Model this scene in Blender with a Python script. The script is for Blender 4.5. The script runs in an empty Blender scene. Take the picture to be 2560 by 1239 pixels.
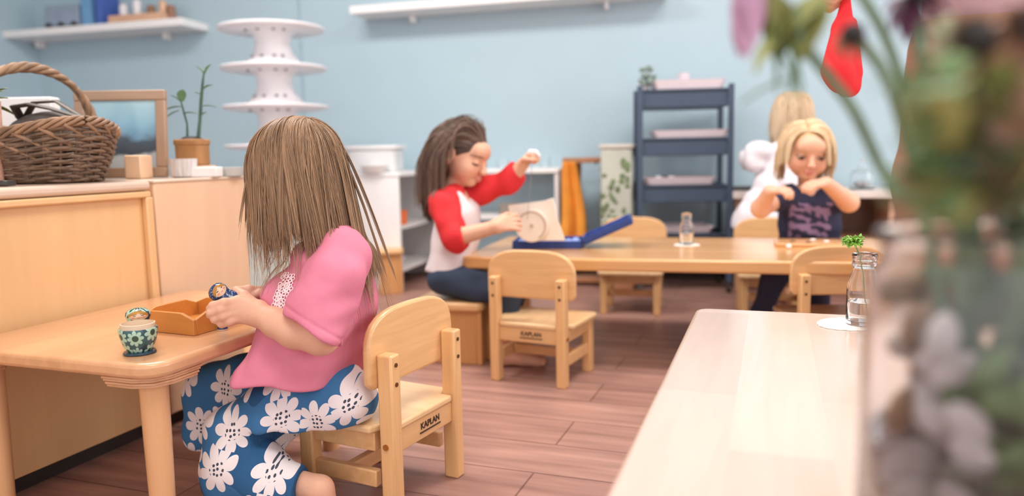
import bpy, bmesh, math, random
import numpy as np
from mathutils import Vector, Matrix
random.seed(7); rng = np.random.default_rng(11)
C = bpy.context.scene.collection
PI = math.pi
# ---------------------------------------------------------------- camera, world, lights, exposure
FPX = 1900.0
CAM = Vector((0, 0, 0.70))
CR = (Matrix.Rotation(math.radians(90 - 6.96), 3, 'X') @ Matrix.Rotation(-0.02, 3, 'Z'))
cd = bpy.data.cameras.new('camera'); cam = bpy.data.objects.new('camera', cd); C.objects.link(cam)
cam.matrix_world = Matrix.Translation(CAM) @ CR.to_4x4()
cd.sensor_width = 36; cd.sensor_fit = 'HORIZONTAL'; cd.lens = 36 * FPX / 2560; cd.clip_start = 0.02
cd.dof.use_dof = True; cd.dof.focus_distance = 1.44; cd.dof.aperture_fstop = 1.8; cd.dof.aperture_blades = 0
S = bpy.context.scene
S.camera = cam
S.view_settings.view_transform = 'Standard'; S.view_settings.look = 'None'
S.view_settings.gamma = 1; S.view_settings.exposure = 0.35; S.view_settings.use_curve_mapping = False
w = bpy.data.worlds.new('world'); S.world = w; w.use_nodes = True
w.node_tree.nodes['Background'].inputs[0].default_value = (1.0, 0.97, 0.96, 1)
w.node_tree.nodes['Background'].inputs[1].default_value = 1.25
def area(name, loc, target, sx, sy, power, col=(1, .97, .93)):
    l = bpy.data.lights.new(name, 'AREA'); l.shape = 'RECTANGLE'; l.size = sx; l.size_y = sy; l.energy = power; l.color = col
    o = bpy.data.objects.new(name, l); C.objects.link(o); o.location = loc
    o.rotation_euler = (Vector(target) - Vector(loc)).to_track_quat('-Z', 'Y').to_euler(); return o
area('ceiling_lamp_light', (-1.3, 2.6, 2.52), (-1.3, 2.9, 0), 1.2, 0.6, 34)
area('ceiling_lamp_light', (0.9, 2.2, 2.52), (0.9, 2.3, 0), 1.2, 0.6, 26)
area('ceiling_lamp_light', (-0.2, 0.4, 2.52), (-0.2, 0.6, 0), 1.2, 0.6, 19)
area('window_light', (3.2, 1.6, 1.5), (0, 1.9, .5), 1.6, 1.3, 22, (1, .98, .97))
# ---------------------------------------------------------------- projection: photograph pixel -> place
def ray(px, py): return CR @ Vector(((px - 1280) / FPX, (619.5 - py) / FPX, -1))
def P(px, py, d): return CAM + ray(px, py) * d
def G(px, py, z):
    r = ray(px, py); return CAM + r * ((z - CAM.z) / r.z)
def A3(px, py, d): return np.array(P(px, py, d))
U20 = Vector((math.sin(math.radians(20)), math.cos(math.radians(20)), 0)); V20 = Vector((U20.y, -U20.x, 0))
# ---------------------------------------------------------------- materials
def lin(c):
    return tuple(((v / 255) / 12.92 if v / 255 <= .04045 else ((v / 255 + .055) / 1.055) ** 2.4) for v in c) + (1,)
def newmat(name):
    m = bpy.data.materials.new(name); m.use_nodes = True
    return m, m.node_tree.nodes, m.node_tree.links, m.node_tree.nodes['Principled BSDF']
def N(nt, t, **kw):
    n = nt.new(t)
    for k, v in kw.items(): setattr(n, k, v)
    return n
def pmat(name, c, rough=.5, var=.06, scale=20, bump=0, spec=.5, metal=0, stretch=None, sss=0, alpha=1, emit=0):
    m, nt, lk, b = newmat(name); c = lin(c)
    tc = N(nt, 'ShaderNodeTexCoord'); mp = N(nt, 'ShaderNodeMapping'); lk.new(tc.outputs['Object'], mp.inputs[0])
    if stretch: mp.inputs['Scale'].default_value = stretch
    no = N(nt, 'ShaderNodeTexNoise'); no.inputs['Scale'].default_value = scale; no.inputs['Detail'].default_value = 4
    lk.new(mp.outputs[0], no.inputs[0])
    r = N(nt, 'ShaderNodeValToRGB'); lk.new(no.outputs[0], r.inputs[0])
    r.color_ramp.elements[0].position = .3; r.color_ramp.elements[1].position = .7
    r.color_ramp.elements[0].color = tuple(v * (1 - var) for v in c[:3]) + (1,)
    r.color_ramp.elements[1].color = tuple(min(1, v * (1 + var)) for v in c[:3]) + (1,)
    lk.new(r.outputs[0], b.inputs['Base Color'])
    b.inputs['Roughness'].default_value = rough; b.inputs['Metallic'].default_value = metal
    b.inputs['Specular IOR Level'].default_value = spec
    if sss: b.inputs['Subsurface Weight'].default_value = sss; b.inputs['Subsurface Radius'].default_value = (.02, .008, .005); b.inputs['Subsurface Scale'].default_value = .4
    if bump:
        bp = N(nt, 'ShaderNodeBump'); bp.inputs['Strength'].default_value = bump; bp.inputs['Distance'].default_value = .004
        lk.new(no.outputs[0], bp.inputs['Height']); lk.new(bp.outputs[0], b.inputs['Normal'])
    if emit: b.inputs['Emission Color'].default_value = c; b.inputs['Emission Strength'].default_value = emit
    return m
def wood(name, c, axis='x', rough=.35, var=.16, scale=6, coat=.3, world_boards=0, rot=0):
    m, nt, lk, b = newmat(name); c = lin(c)
    tc = N(nt, 'ShaderNodeTexCoord'); mp = N(nt, 'ShaderNodeMapping'); lk.new(tc.outputs['Object'], mp.inputs[0])
    st = {'x': (.7, 9, 9), 'y': (9, .7, 9), 'z': (9, 9, .7)}[axis]
    mp.inputs['Scale'].default_value = st; mp.inputs['Rotation'].default_value = (0, 0, rot)
    no = N(nt, 'ShaderNodeTexNoise'); no.inputs['Scale'].default_value = scale; no.inputs['Detail'].default_value = 6; no.inputs['Distortion'].default_value = .6
    lk.new(mp.outputs[0], no.inputs[0])
    r = N(nt, 'ShaderNodeValToRGB'); lk.new(no.outputs[0], r.inputs[0])
    r.color_ramp.elements[0].position = .25; r.color_ramp.elements[1].position = .72
    r.color_ramp.elements[0].color = (c[0] * (1 - var * .7), c[1] * (1 - var), c[2] * (1 - var * 1.3), 1)
    r.color_ramp.elements[1].color = tuple(min(1, v * (1 + var * .4)) for v in c[:3]) + (1,)
    out = r.outputs[0]
    if world_boards:      # glued boards: each stave a slightly different tone
        br = N(nt, 'ShaderNodeTexBrick'); br.offset = .37; br.inputs['Scale'].default_value = 1
        br.inputs['Brick Width'].default_value = .55; br.inputs['Row Height'].default_value = world_boards
        br.inputs['Mortar Size'].default_value = 0.0; br.inputs['Bias'].default_value = 0
        br.inputs['Color1'].default_value = (.88, .86, .84, 1); br.inputs['Color2'].default_value = (1, 1, 1, 1)
        m2 = N(nt, 'ShaderNodeMapping'); m2.inputs['Rotation'].default_value = (0, 0, rot + (PI / 2 if axis == 'y' else 0)); lk.new(tc.outputs['Object'], m2.inputs[0]); lk.new(m2.outputs[0], br.inputs[0])
        mx = N(nt, 'ShaderNodeMixRGB', blend_type='MULTIPLY'); mx.inputs[0].default_value = 1
        lk.new(out, mx.inputs[1]); lk.new(br.outputs[0], mx.inputs[2]); out = mx.outputs[0]
    lk.new(out, b.inputs['Base Color'])
    b.inputs['Roughness'].default_value = rough; b.inputs['Coat Weight'].default_value = coat; b.inputs['Coat Roughness'].default_value = .18
    return m
def glassmat(name, c=(1, 1, 1, 1), rough=0, ior=1.45):
    m, nt, lk, b = newmat(name)
    no = N(nt, 'ShaderNodeTexNoise'); no.inputs['Scale'].default_value = 30
    r = N(nt, 'ShaderNodeMapRange'); r.inputs[3].default_value = rough; r.inputs[4].default_value = rough + .02
    lk.new(no.outputs[0], r.inputs[0]); lk.new(r.outputs[0], b.inputs['Roughness'])
    b.inputs['Base Color'].default_value = c; b.inputs['Transmission Weight'].default_value = 1; b.inputs['IOR'].default_value = ior
    return m
def vcol(name, rough=.5, sss=0, sheen=0, spec=.4, bump=0, bscale=60):
    m, nt, lk, b = newmat(name)
    a = N(nt, 'ShaderNodeAttribute'); a.attribute_name = 'Col'
    no = N(nt, 'ShaderNodeTexNoise'); no.inputs['Scale'].default_value = bscale
    tc = N(nt, 'ShaderNodeTexCoord'); lk.new(tc.outputs['Object'], no.inputs[0])
    h = N(nt, 'ShaderNodeHueSaturation'); lk.new(a.outputs[0], h.inputs['Color'])
    mr = N(nt, 'ShaderNodeMapRange'); mr.inputs[3].default_value = .94; mr.inputs[4].default_value = 1.06
    lk.new(no.outputs[0], mr.inputs[0]); lk.new(mr.outputs[0], h.inputs['Value']); lk.new(h.outputs[0], b.inputs['Base Color'])
    b.inputs['Roughness'].default_value = rough; b.inputs['Specular IOR Level'].default_value = spec
    if sss: b.inputs['Subsurface Weight'].default_value = sss; b.inputs['Subsurface Radius'].default_value = (.012, .004, .002); b.inputs['Subsurface Scale'].default_value = .5
    if bump:
        bp = N(nt, 'ShaderNodeBump'); bp.inputs['Strength'].default_value = bump; bp.inputs['Distance'].default_value = .002
        lk.new(no.outputs[0], bp.inputs['Height']); lk.new(bp.outputs[0], b.inputs['Normal'])
    return m
def daisy(name, bg, bg2, petal, centre, scale, R=.42, lobes=4, attr='pat', rough=.85, rand=.55, dots=True):
    m, nt, lk, b = newmat(name)
    a = N(nt, 'ShaderNodeAttribute'); a.attribute_name = attr
    sc = N(nt, 'ShaderNodeVectorMath', operation='SCALE'); sc.inputs['Scale'].default_value = scale; lk.new(a.outputs['Vector'], sc.inputs[0])
    v = N(nt, 'ShaderNodeTexVoronoi', voronoi_dimensions='2D'); v.inputs['Scale'].default_value = 1; v.inputs['Randomness'].default_value = rand; lk.new(sc.outputs[0], v.inputs['Vector'])
    d = N(nt, 'ShaderNodeVectorMath', operation='SUBTRACT'); lk.new(sc.outputs[0], d.inputs[0]); lk.new(v.outputs['Position'], d.inputs[1])
    s = N(nt, 'ShaderNodeSeparateXYZ'); lk.new(d.outputs[0], s.inputs[0])
    at = N(nt, 'ShaderNodeMath', operation='ARCTAN2'); lk.new(s.outputs[1], at.inputs[0]); lk.new(s.outputs[0], at.inputs[1])
    sp = N(nt, 'ShaderNodeSeparateColor'); lk.new(v.outputs['Color'], sp.inputs[0])
    def mth(op, x, y=None, z=None):
        n = N(nt, 'ShaderNodeMath', operation=op)
        for i, q in enumerate((x, y, z)):
            if q is None: continue
            if isinstance(q, (int, float)): n.inputs[i].default_value = q
            else: lk.new(q, n.inputs[i])
        return n.outputs[0]
    ang = mth('MULTIPLY_ADD', at.outputs[0], float(lobes), mth('MULTIPLY', sp.outputs[0], 9.0))
    pet = mth('POWER', mth('ABSOLUTE', mth('COSINE', ang)), .55)
    size = mth('MULTIPLY_ADD', sp.outputs[1], .12 * R, R * .92)
    edge = mth('MULTIPLY', size, mth('MULTIPLY_ADD', pet, .55, .45))
    isp = mth('LESS_THAN', v.outputs['Distance'], edge)
    cen = mth('LESS_THAN', v.outputs['Distance'], R * .36)
    tex = N(nt, 'ShaderNodeTexNoise'); tex.inputs['Scale'].default_value = scale * .45; lk.new(a.outputs['Vector'], tex.inputs[0])
    leaf = mth('GREATER_THAN', tex.outputs[0], .57)
    m1 = N(nt, 'ShaderNodeMixRGB'); lk.new(leaf, m1.inputs[0]); m1.inputs[1].default_value = lin(bg); m1.inputs[2].default_value = lin(bg2)
    m2 = N(nt, 'ShaderNodeMixRGB'); lk.new(isp, m2.inputs[0]); lk.new(m1.outputs[0], m2.inputs[1]); m2.inputs[2].default_value = lin(petal)
    v2 = N(nt, 'ShaderNodeTexVoronoi', voronoi_dimensions='2D'); v2.inputs['Scale'].default_value = 10; v2.inputs['Randomness'].default_value = .4; lk.new(sc.outputs[0], v2.inputs['Vector'])
    dt = mth('MULTIPLY', mth('LESS_THAN', v2.outputs['Distance'], .3), cen)
    if not dots: dt = cen
    m3 = N(nt, 'ShaderNodeMixRGB'); lk.new(dt, m3.inputs[0]); lk.new(m2.outputs[0], m3.inputs[1]); m3.inputs[2].default_value = lin(centre)
    lk.new(m3.outputs[0], b.inputs['Base Color']); b.inputs['Roughness'].default_value = rough
    b.inputs['Specular IOR Level'].default_value = .25 if rough > .5 else .5
    if rough > .5:
        tc = N(nt, 'ShaderNodeTexCoord'); n3 = N(nt, 'ShaderNodeTexNoise'); n3.inputs['Scale'].default_value = 14; lk.new(tc.outputs['Object'], n3.inputs[0])
        bp = N(nt, 'ShaderNodeBump'); bp.inputs['Strength'].default_value = .5; bp.inputs['Distance'].default_value = .012
        lk.new(n3.outputs[0], bp.inputs['Height']); lk.new(bp.outputs[0], b.inputs['Normal'])
    return m
# ---------------------------------------------------------------- mesh helpers
class M:
    def __init__(s): s.v = []; s.f = []
    def add(s, v, f):
        o = len(s.v); s.v += [tuple(x) for x in v]; s.f += [tuple(i + o for i in q) for q in f]; return s
    def box(s, cx, cy, cz, sx, sy, sz, rz=0):
        c, n = math.cos(rz), math.sin(rz); v = []
        for z in (-1, 1):
            for x, y in ((-1, -1), (1, -1), (1, 1), (-1, 1)):
                a, b = x * sx / 2, y * sy / 2
                v.append((cx + a * c - b * n, cy + a * n + b * c, cz + z * sz / 2))
        return s.add(v, [(0, 3, 2, 1), (4, 5, 6, 7), (0, 1, 5, 4), (1, 2, 6, 5), (2, 3, 7, 6), (3, 0, 4, 7)])
    def prism(s, poly, z0, z1, axis='z', inset=0):
        n = len(poly); v = []
        for z in (z0, z1):
            for (a, b) in poly: v.append({'z': (a, b, z), 'y': (a, z, b), 'x': (z, a, b)}[axis])
        f = [tuple(range(n))[::-1], tuple(range(n, 2 * n))] + [(i, (i + 1) % n, n + (i + 1) % n, n + i) for i in range(n)]
        if axis == 'y': f = [q[::-1] for q in f]
        return s.add(v, f)
    def lathe(s, prof, n=32, c=(0, 0, 0), close=True):
        v = []; f = []; k = len(prof)
        for j in range(n):
            a = 2 * PI * j / n
            for (r, z) in prof: v.append((c[0] + r * math.cos(a), c[1] + r * math.sin(a), c[2] + z))
        for j in range(n):
            for i in range(k - 1):
                a, b = j * k + i, ((j + 1) % n) * k + i
                f.append((a, b, b + 1, a + 1))
        if close:
            if prof[0][0] > 1e-5: f.append(tuple(j * k for j in range(n))[::-1])
            if prof[-1][0] > 1e-5: f.append(tuple(j * k + k - 1 for j in range(n)))
        return s.add(v, f)
    def tube(s, pts, r, n=8, closed=False, flat=1.0):
        pts = [Vector(p) for p in pts]; m = len(pts)
        if not hasattr(r, '__len__'): r = [r] * m
        v = []; f = []; t0 = None; nx = None
        for i, p in enumerate(pts):
            t = (pts[(i + 1) % m] - pts[i - 1]) if closed else (pts[min(i + 1, m - 1)] - pts[max(i - 1, 0)])
            t = t.normalized() if t.length > 0 else Vector((0, 0, 1))
            if nx is None:
                nx = t.cross(Vector((0, 0, 1)));
                if nx.length < .1: nx = t.cross(Vector((1, 0, 0)))
            nx = (nx - t * nx.dot(t)).normalized(); ny = t.cross(nx)
            for j in range(n):
                a = 2 * PI * j / n; v.append(p + nx * (r[i] * math.cos(a)) + ny * (r[i] * flat * math.sin(a)))
        for i in range(m if closed else m - 1):
            for j in range(n):
                a, b = i * n + j, i * n + (j + 1) % n; c, d = ((i + 1) % m) * n + j, ((i + 1) % m) * n + (j + 1) % n
                f.append((a, b, d, c))
        if not closed: f += [tuple(range(n))[::-1], tuple((m - 1) * n + j for j in range(n))]
        return s.add(v, f)
    def ball(s, c, r, n=16, m=10, R=None):
        if not hasattr(r, '__len__'): r = (r, r, r)
        v = []; f = []
        for i in range(m + 1):
            t = PI * i / m
            for j in range(n):
                a = 2 * PI * j / n
                q = Vector((r[0] * math.sin(t) * math.cos(a), r[1] * math.sin(t) * math.sin(a), r[2] * math.cos(t)))
                if R is not None: q = R @ q
                v.append(Vector(c) + q)
        for i in range(m):
            for j in range(n):
                a, b = i * n + j, i * n + (j + 1) % n
                if i == 0: f.append((a, a + n, b + n))
                elif i == m - 1: f.append((a, a + n, b))
                else: f.append((a, a + n, b + n, b))
        return s.add(v, f)
def rpoly(x0, y0, x1, y1, r, n=5):
    o = []
    for cx, cy, a0 in ((x1 - r, y0 + r, -90), (x1 - r, y1 - r, 0), (x0 + r, y1 - r, 90), (x0 + r, y0 + r, 180)):
        for i in range(n + 1):
            a = math.radians(a0 + 90 * i / n); o.append((cx + r * math.cos(a), cy + r * math.sin(a)))
    return o
def obj(name, m, mat, parent=None, bevel=0, smooth=False, world=False, loc=None, seg=2):
    me = bpy.data.meshes.new(name)
    if isinstance(m, M): v, f = m.v, m.f
    else: v, f = m
    if world and parent is not None:
        o3 = np.array(parent.location); v = (np.array([tuple(x) for x in v]) - o3).tolist()
    me.from_pydata([tuple(x) for x in v] if not isinstance(v, np.ndarray) else v.tolist(), [], f if isinstance(f, list) else f.tolist())
    me.update()
    o = bpy.data.objects.new(name, me); C.objects.link(o)
    for mm in (mat if isinstance(mat, (list, tuple)) else [mat]): me.materials.append(mm)
    if parent is not None: o.parent = parent
    if loc is not None: o.location = loc
    if smooth:
        me.polygons.foreach_set('use_smooth', [True] * len(me.polygons))
        if smooth != 'all': me.set_sharp_from_angle(angle=math.radians(40))
    if bevel:
        b = o.modifiers.new('bevel', 'BEVEL'); b.width = bevel; b.segments = seg; b.limit_method = 'ANGLE'; b.angle_limit = math.radians(35)
        me.polygons.foreach_set('use_smooth', [True] * len(me.polygons))
        me.set_sharp_from_angle(angle=math.radians(50))
    return o
def thing(name, label, cat, loc=(0, 0, 0), rz=0, group=None):
    o = bpy.data.objects.new(name, None); C.objects.link(o); o.empty_display_size = .05
    o.location = loc; o.rotation_euler = (0, 0, rz); o['label'] = label; o['category'] = cat
    if group: o['group'] = group
    return o
def tag(o, label, cat, group=None):
    o['label'] = label; o['category'] = cat
    if group: o['group'] = group
    return o
def struct(name, m, mat, **k):
    o = obj(name, m, mat, **k); o['kind'] = 'structure'; return o
def dup(root, loc, rz, label, group=None):
    r = root.copy(); C.objects.link(r); r.location = loc; r.rotation_euler = (0, 0, rz); r['label'] = label
    if group: r['group'] = group
    for ch in list(root.children):
        c = ch.copy(); C.objects.link(c); c.parent = r
        for g in ch.children:
            d = g.copy(); C.objects.link(d); d.parent = c
    return r
def setattr_vec(o, name, arr):
    a = o.data.attributes.new(name, 'FLOAT_VECTOR', 'POINT'); a.data.foreach_set('vector', np.asarray(arr, dtype=np.float32).ravel())
def setcol(o, cols):
    cols = np.asarray(cols, dtype=np.float32)
    a = o.data.color_attributes.new('Col', 'FLOAT_COLOR', 'POINT')
    a.data.foreach_set('color', np.hstack([cols, np.ones((len(cols), 1), np.float32)]).ravel())
# ---------------------------------------------------------------- implicit surfaces (bodies, clothes)
def nrm(v): v = np.asarray(v, float); return v / np.linalg.norm(v)
def cap(a, b, ra, rb):
    a = np.asarray(a, float); b = np.asarray(b, float)
    def f(p):
        ba = b - a; t = np.clip(((p - a) @ ba) / max(ba @ ba, 1e-9), 0, 1)
        q = p - a - t[:, None] * ba
        return np.sqrt((q * q).sum(1)) - (ra + (rb - ra) * t)
    return f
def chain(pts, rs): return [cap(pts[i], pts[i + 1], rs[i], rs[i + 1]) for i in range(len(pts) - 1)]
def ell(c, r, R=None):
    c = np.asarray(c, float); r = np.asarray(r, float)
    def f(p):
        q = p - c
        if R is not None: q = q @ R           # columns of R are the local axes
        k0 = np.sqrt(((q / r) ** 2).sum(1)); k1 = np.sqrt(((q / (r * r)) ** 2).sum(1)) + 1e-9
        return k0 * (k0 - 1) / k1
    return f
def smin(a, b, k):
    h = np.clip(.5 + .5 * (b - a) / k, 0, 1); return b + (a - b) * h - k * h * (1 - h)
def smax(a, b, k): return -smin(-a, -b, k)
def union(fs, k=.01):
    def f(p):
        d = fs[0](p)
        for g in fs[1:]: d = smin(d, g(p), k)
        return d
    return f
def plane(pt, n):            # keeps the side opposite to n
    pt = np.asarray(pt, float); n = nrm(n)
    return lambda p: (p - pt) @ n
def wrinkle(p, amp, freq, seed):
    r = np.random.default_rng(seed); o = np.zeros(len(p))
    for i in range(5):
        k = r.normal(size=3); k /= np.linalg.norm(k); ph = r.uniform(0, 6.28, 2); k2 = r.normal(size=3) * freq * .35
        o += np.sin(p @ k * freq * r.uniform(.6, 1.5) + ph[0] + 1.3 * np.sin(p @ k2 + ph[1]))
    return o * amp / 3
def sdf_mesh(f, lo, hi, res):
    lo = np.asarray(lo, float); hi = np.asarray(hi, float); n = np.ceil((hi - lo) / res).astype(int) + 1
    ax = [lo[i] + np.arange(n[i]) * res for i in range(3)]
    # coarse pass: only evaluate fine samples near the surface
    cs = 6; cax = [lo[i] + (np.arange(0, n[i] + cs, cs)) * res for i in range(3)]
    g = np.stack(np.meshgrid(*cax, indexing='ij'), -1).reshape(-1, 3)
    cv = f(g).reshape([len(c) for c in cax])
    near = np.abs(cv) < cs * res * 2.2
    vals = np.repeat(np.repeat(np.repeat(cv, cs, 0), cs, 1), cs, 2)[:n[0], :n[1], :n[2]].copy()
    nr = near.copy()
    for a in range(3):
        nr |= np.roll(near, -1, a)
    nf = np.repeat(np.repeat(np.repeat(nr, cs, 0), cs, 1), cs, 2)[:n[0], :n[1], :n[2]]
    idx = np.argwhere(nf)
    for s in range(0, len(idx), 400000):
        q = idx[s:s + 400000]; vals[q[:, 0], q[:, 1], q[:, 2]] = f(lo + q * res)
    ins = vals < 0
    cc = np.zeros(n - 1, int)
    sl = lambda o, N_: slice(o, N_ - 1 + o)
    for dx in (0, 1):
        for dy in (0, 1):
            for dz in (0, 1): cc += ins[sl(dx, n[0]), sl(dy, n[1]), sl(dz, n[2])]
    act = (cc > 0) & (cc < 8); ci = np.argwhere(act); vid = -np.ones(n - 1, int); vid[act] = np.arange(len(ci))
    acc = np.zeros((len(ci), 3)); cnt = np.zeros(len(ci))
    corners = [(a, b, c) for a in (0, 1) for b in (0, 1) for c in (0, 1)]
    for a in corners:
        for b in corners:
            if sum(abs(a[i] - b[i]) for i in range(3)) == 1 and a < b:
                va = vals[ci[:, 0] + a[0], ci[:, 1] + a[1], ci[:, 2] + a[2]]; vb = vals[ci[:, 0] + b[0], ci[:, 1] + b[1], ci[:, 2] + b[2]]
                m = (va < 0) != (vb < 0); t = np.where(m, va / np.where(m, va - vb, 1), 0)
                pt = np.array(a) + t[:, None] * (np.array(b) - np.array(a)); acc[m] += pt[m]; cnt[m] += 1
    verts = lo + (ci + acc / cnt[:, None]) * res
    faces = []
    for a in range(3):
        b, c = (a + 1) % 3, (a + 2) % 3
        s0 = [slice(None)] * 3; s1 = [slice(None)] * 3; s0[a] = slice(0, -1); s1[a] = slice(1, None)
        e = np.argwhere(ins[tuple(s0)] != ins[tuple(s1)])
        e = e[(e[:, b] > 0) & (e[:, c] > 0) & (e[:, b] < n[b] - 1) & (e[:, c] < n[c] - 1)]
        fl = ins[tuple(s0)][e[:, 0], e[:, 1], e[:, 2]]
        q = []
        for db, dc in ((-1, -1), (0, -1), (0, 0), (-1, 0)):
            t = e.copy(); t[:, b] += db; t[:, c] += dc; q.append(vid[t[:, 0], t[:, 1], t[:, 2]])
        q = np.stack(q, 1); q[~fl] = q[~fl][:, ::-1]; faces.append(q)
    return verts, np.vstack(faces)
def bbox(pts, pad): p = np.array([list(x) for x in pts]); return p.min(0) - pad, p.max(0) + pad
def joinm(parts):
    v = []; f = []; o = 0
    for a, b in parts: v.append(a); f.append(b + o); o += len(a)
    return np.vstack(v), np.vstack(f)
# ================================================================ MATERIALS
m_wall = pmat('wall_paint', (176, 200, 212), .55, .02, 3)
m_white = pmat('white_paint', (242, 240, 240), .35, .02, 12)
m_ceil = pmat('ceiling_paint', (235, 233, 230), .8, .02, 5)
m_maple = wood('maple_chair_wood', (230, 184, 130), 'z', .32)
m_maple_x = wood('maple_chair_wood_across', (228, 182, 130), 'x', .32)
m_top = wood('table_top_wood', (220, 170, 128), 'y', .3, .14, 5, .45, .075)
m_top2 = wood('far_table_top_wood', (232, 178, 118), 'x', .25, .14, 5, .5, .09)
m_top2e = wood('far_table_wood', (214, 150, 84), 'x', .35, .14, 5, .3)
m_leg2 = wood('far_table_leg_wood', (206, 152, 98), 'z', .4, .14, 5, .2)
m_top3 = wood('near_table_top_wood', (226, 202, 188), 'y', .2, .07, 4, .7, .11)
m_leg = wood('table_leg_wood', (222, 172, 126), 'z', .35, .12)
m_ply = wood('plywood_edge', (214, 166, 128), 'x', .5, .25)
m_cab = wood('cabinet_panel', (226, 184, 134), 'z', .38, .06, 3, .25)
m_cab2 = wood('pale_cabinet_panel', (228, 192, 160), 'z', .42, .05, 3, .2)
m_cabt = wood('cabinet_top', (214, 190, 172), 'y', .3, .06, 3, .4)
m_tray = wood('tray_wood', (206, 136, 66), 'x', .35, .14, 6, .3)
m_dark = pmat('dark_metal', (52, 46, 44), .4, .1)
m_screw = pmat('screw_metal', (110, 76, 48), .35, .1, metal=.6)
m_print = pmat('black_print', (48, 36, 30), .6, .05)
m_brass = pmat('brass', (200, 150, 90), .25, .1, metal=1)
m_glass = glassmat('clear_glass'); m_water = glassmat('water', ior=1.33)
m_trol = pmat('slate_blue_metal', (62, 78, 100), .45, .05)
m_plastic = pmat('white_plastic', (232, 228, 232), .3, .02)
# floor: reddish planks
def floor_mat():
    m, nt, lk, b = newmat('floor_planks')
    tc = N(nt, 'ShaderNodeTexCoord'); mp = N(nt, 'ShaderNodeMapping'); lk.new(tc.outputs['Object'], mp.inputs[0]); mp.inputs['Rotation'].default_value = (0, 0, math.radians(20))
    br = N(nt, 'ShaderNodeTexBrick'); br.offset = .43; br.inputs['Scale'].default_value = 1
    br.inputs['Brick Width'].default_value = 1.2; br.inputs['Row Height'].default_value = .17; br.inputs['Mortar Size'].default_value = .0025
    br.inputs['Color1'].default_value = lin((168, 128, 118)); br.inputs['Color2'].default_value = lin((184, 144, 132)); br.inputs['Mortar'].default_value = lin((128, 92, 84))
    lk.new(mp.outputs[0], br.inputs[0])
    m2 = N(nt, 'ShaderNodeMapping'); lk.new(mp.outputs[0], m2.inputs[0]); m2.inputs['Scale'].default_value = (1.2, 12, 1)
    no = N(nt, 'ShaderNodeTexNoise'); no.inputs['Scale'].default_value = 2.2; no.inputs['Detail'].default_value = 6; lk.new(m2.outputs[0], no.inputs[0])
    r = N(nt, 'ShaderNodeValToRGB'); lk.new(no.outputs[0], r.inputs[0])
    r.color_ramp.elements[0].position = .3; r.color_ramp.elements[0].color = (.62, .58, .57, 1); r.color_ramp.elements[1].position = .7; r.color_ramp.elements[1].color = (1.1, 1.08, 1.06, 1)
    mx = N(nt, 'ShaderNodeMixRGB', blend_type='MULTIPLY'); mx.inputs[0].default_value = 1; lk.new(br.outputs[0], mx.inputs[1]); lk.new(r.outputs[0], mx.inputs[2])
    lk.new(mx.outputs[0], b.inputs['Base Color']); b.inputs['Roughness'].default_value = .42
    bp = N(nt, 'ShaderNodeBump'); bp.inputs['Strength'].default_value = .15; bp.inputs['Distance'].default_value = .002; lk.new(no.outputs[0], bp.inputs['Height']); lk.new(bp.outputs[0], b.inputs['Normal'])
    return m
# ================================================================ THE ROOM
WA = math.radians(15); WD = Vector((math.cos(WA), -math.sin(WA), 0)); WN = Vector((math.sin(WA), math.cos(WA), 0))
W0 = Vector((.9, 4.22, 0))                       # a point at the foot of the back wall
def wp(a, out, z=0): q = W0 + WD * a - WN * out; return Vector((q.x, q.y, z))     # along the wall, out from it, height
WRZ = -WA
struct('floor', M().box(0, 1.6, -.03, 10, 9.4, .06), floor_mat())
q = wp(-.7, -.05); struct('wall_back', M().box(q.x, q.y, 1.3, 7.2, .1, 2.6, WRZ), m_wall)
q = wp(-4.3, 2.4); struct('wall_left', M().box(q.x, q.y, 1.3, .1, 5.0, 2.6, WRZ), m_wall)
struct('ceiling', M().box(0, 2.2, 2.63, 10, 7.6, .06), m_ceil)
q = wp(-.7, .008); struct('baseboard_back', M().box(q.x, q.y, .05, 7.0, .016, .1, WRZ), pmat('dark_baseboard', (70, 50, 46), .5))
q = wp(-2.25, .003); struct('trim_1', M().box(q.x, q.y, 1.35, .012, .006, 2.5, WRZ), pmat('wall_seam', (158, 184, 198), .6))
m_lamp = pmat('lamp_diffuser', (255, 250, 240), .5, 0, emit=2.0)
for i, (x, y) in enumerate(((-1.3, 2.6), (.9, 2.2), (-.2, .4))):
    t = thing('ceiling_light', ('white ceiling panel light above the left cabinets', 'white ceiling panel light above the long table', 'white ceiling panel light above the front tables')[i], 'light', (x, y, 2.6), 0, 'ceiling panel lights')
    obj('frame', M().box(0, 0, -.012, 1.3, .7, .024), m_white, t)
    obj('diffuser', M().box(0, 0, -.027, 1.2, .6, .008), m_lamp, t)
# ================================================================ CHAIRS
def back_poly(w, z0, z1, zs):
    o = [(-w / 2 + .012, z0), (w / 2 - .012, z0), (w / 2, z0 + .012)]
    for i in range(15):
        a = PI * i / 14; o.append((w / 2 * math.copysign(abs(math.cos(a)) ** .62, math.cos(a)), zs + (z1 - zs) * math.sin(a) ** .85))
    o.append((-w / 2, z0 + .012)); return o
def text_mesh(txt, size, extrude=.0004):
    cu = bpy.data.curves.new('t', 'FONT'); cu.body = txt; cu.size = size; cu.align_x = 'CENTER'; cu.align_y = 'CENTER'; cu.extrude = extrude; cu.offset = size * .022; cu.resolution_u = 3
    o = bpy.data.objects.new('t', cu); C.objects.link(o)
    me = bpy.data.meshes.new_from_object(o); bpy.data.objects.remove(o)
    v = [tuple(x.co) for x in me.vertices]; f = [tuple(p.vertices) for p in me.polygons]; bpy.data.meshes.remove(me); bpy.data.curves.remove(cu); return v, f
KV, KF = text_mesh('KAPLAN', .0185)
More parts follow.
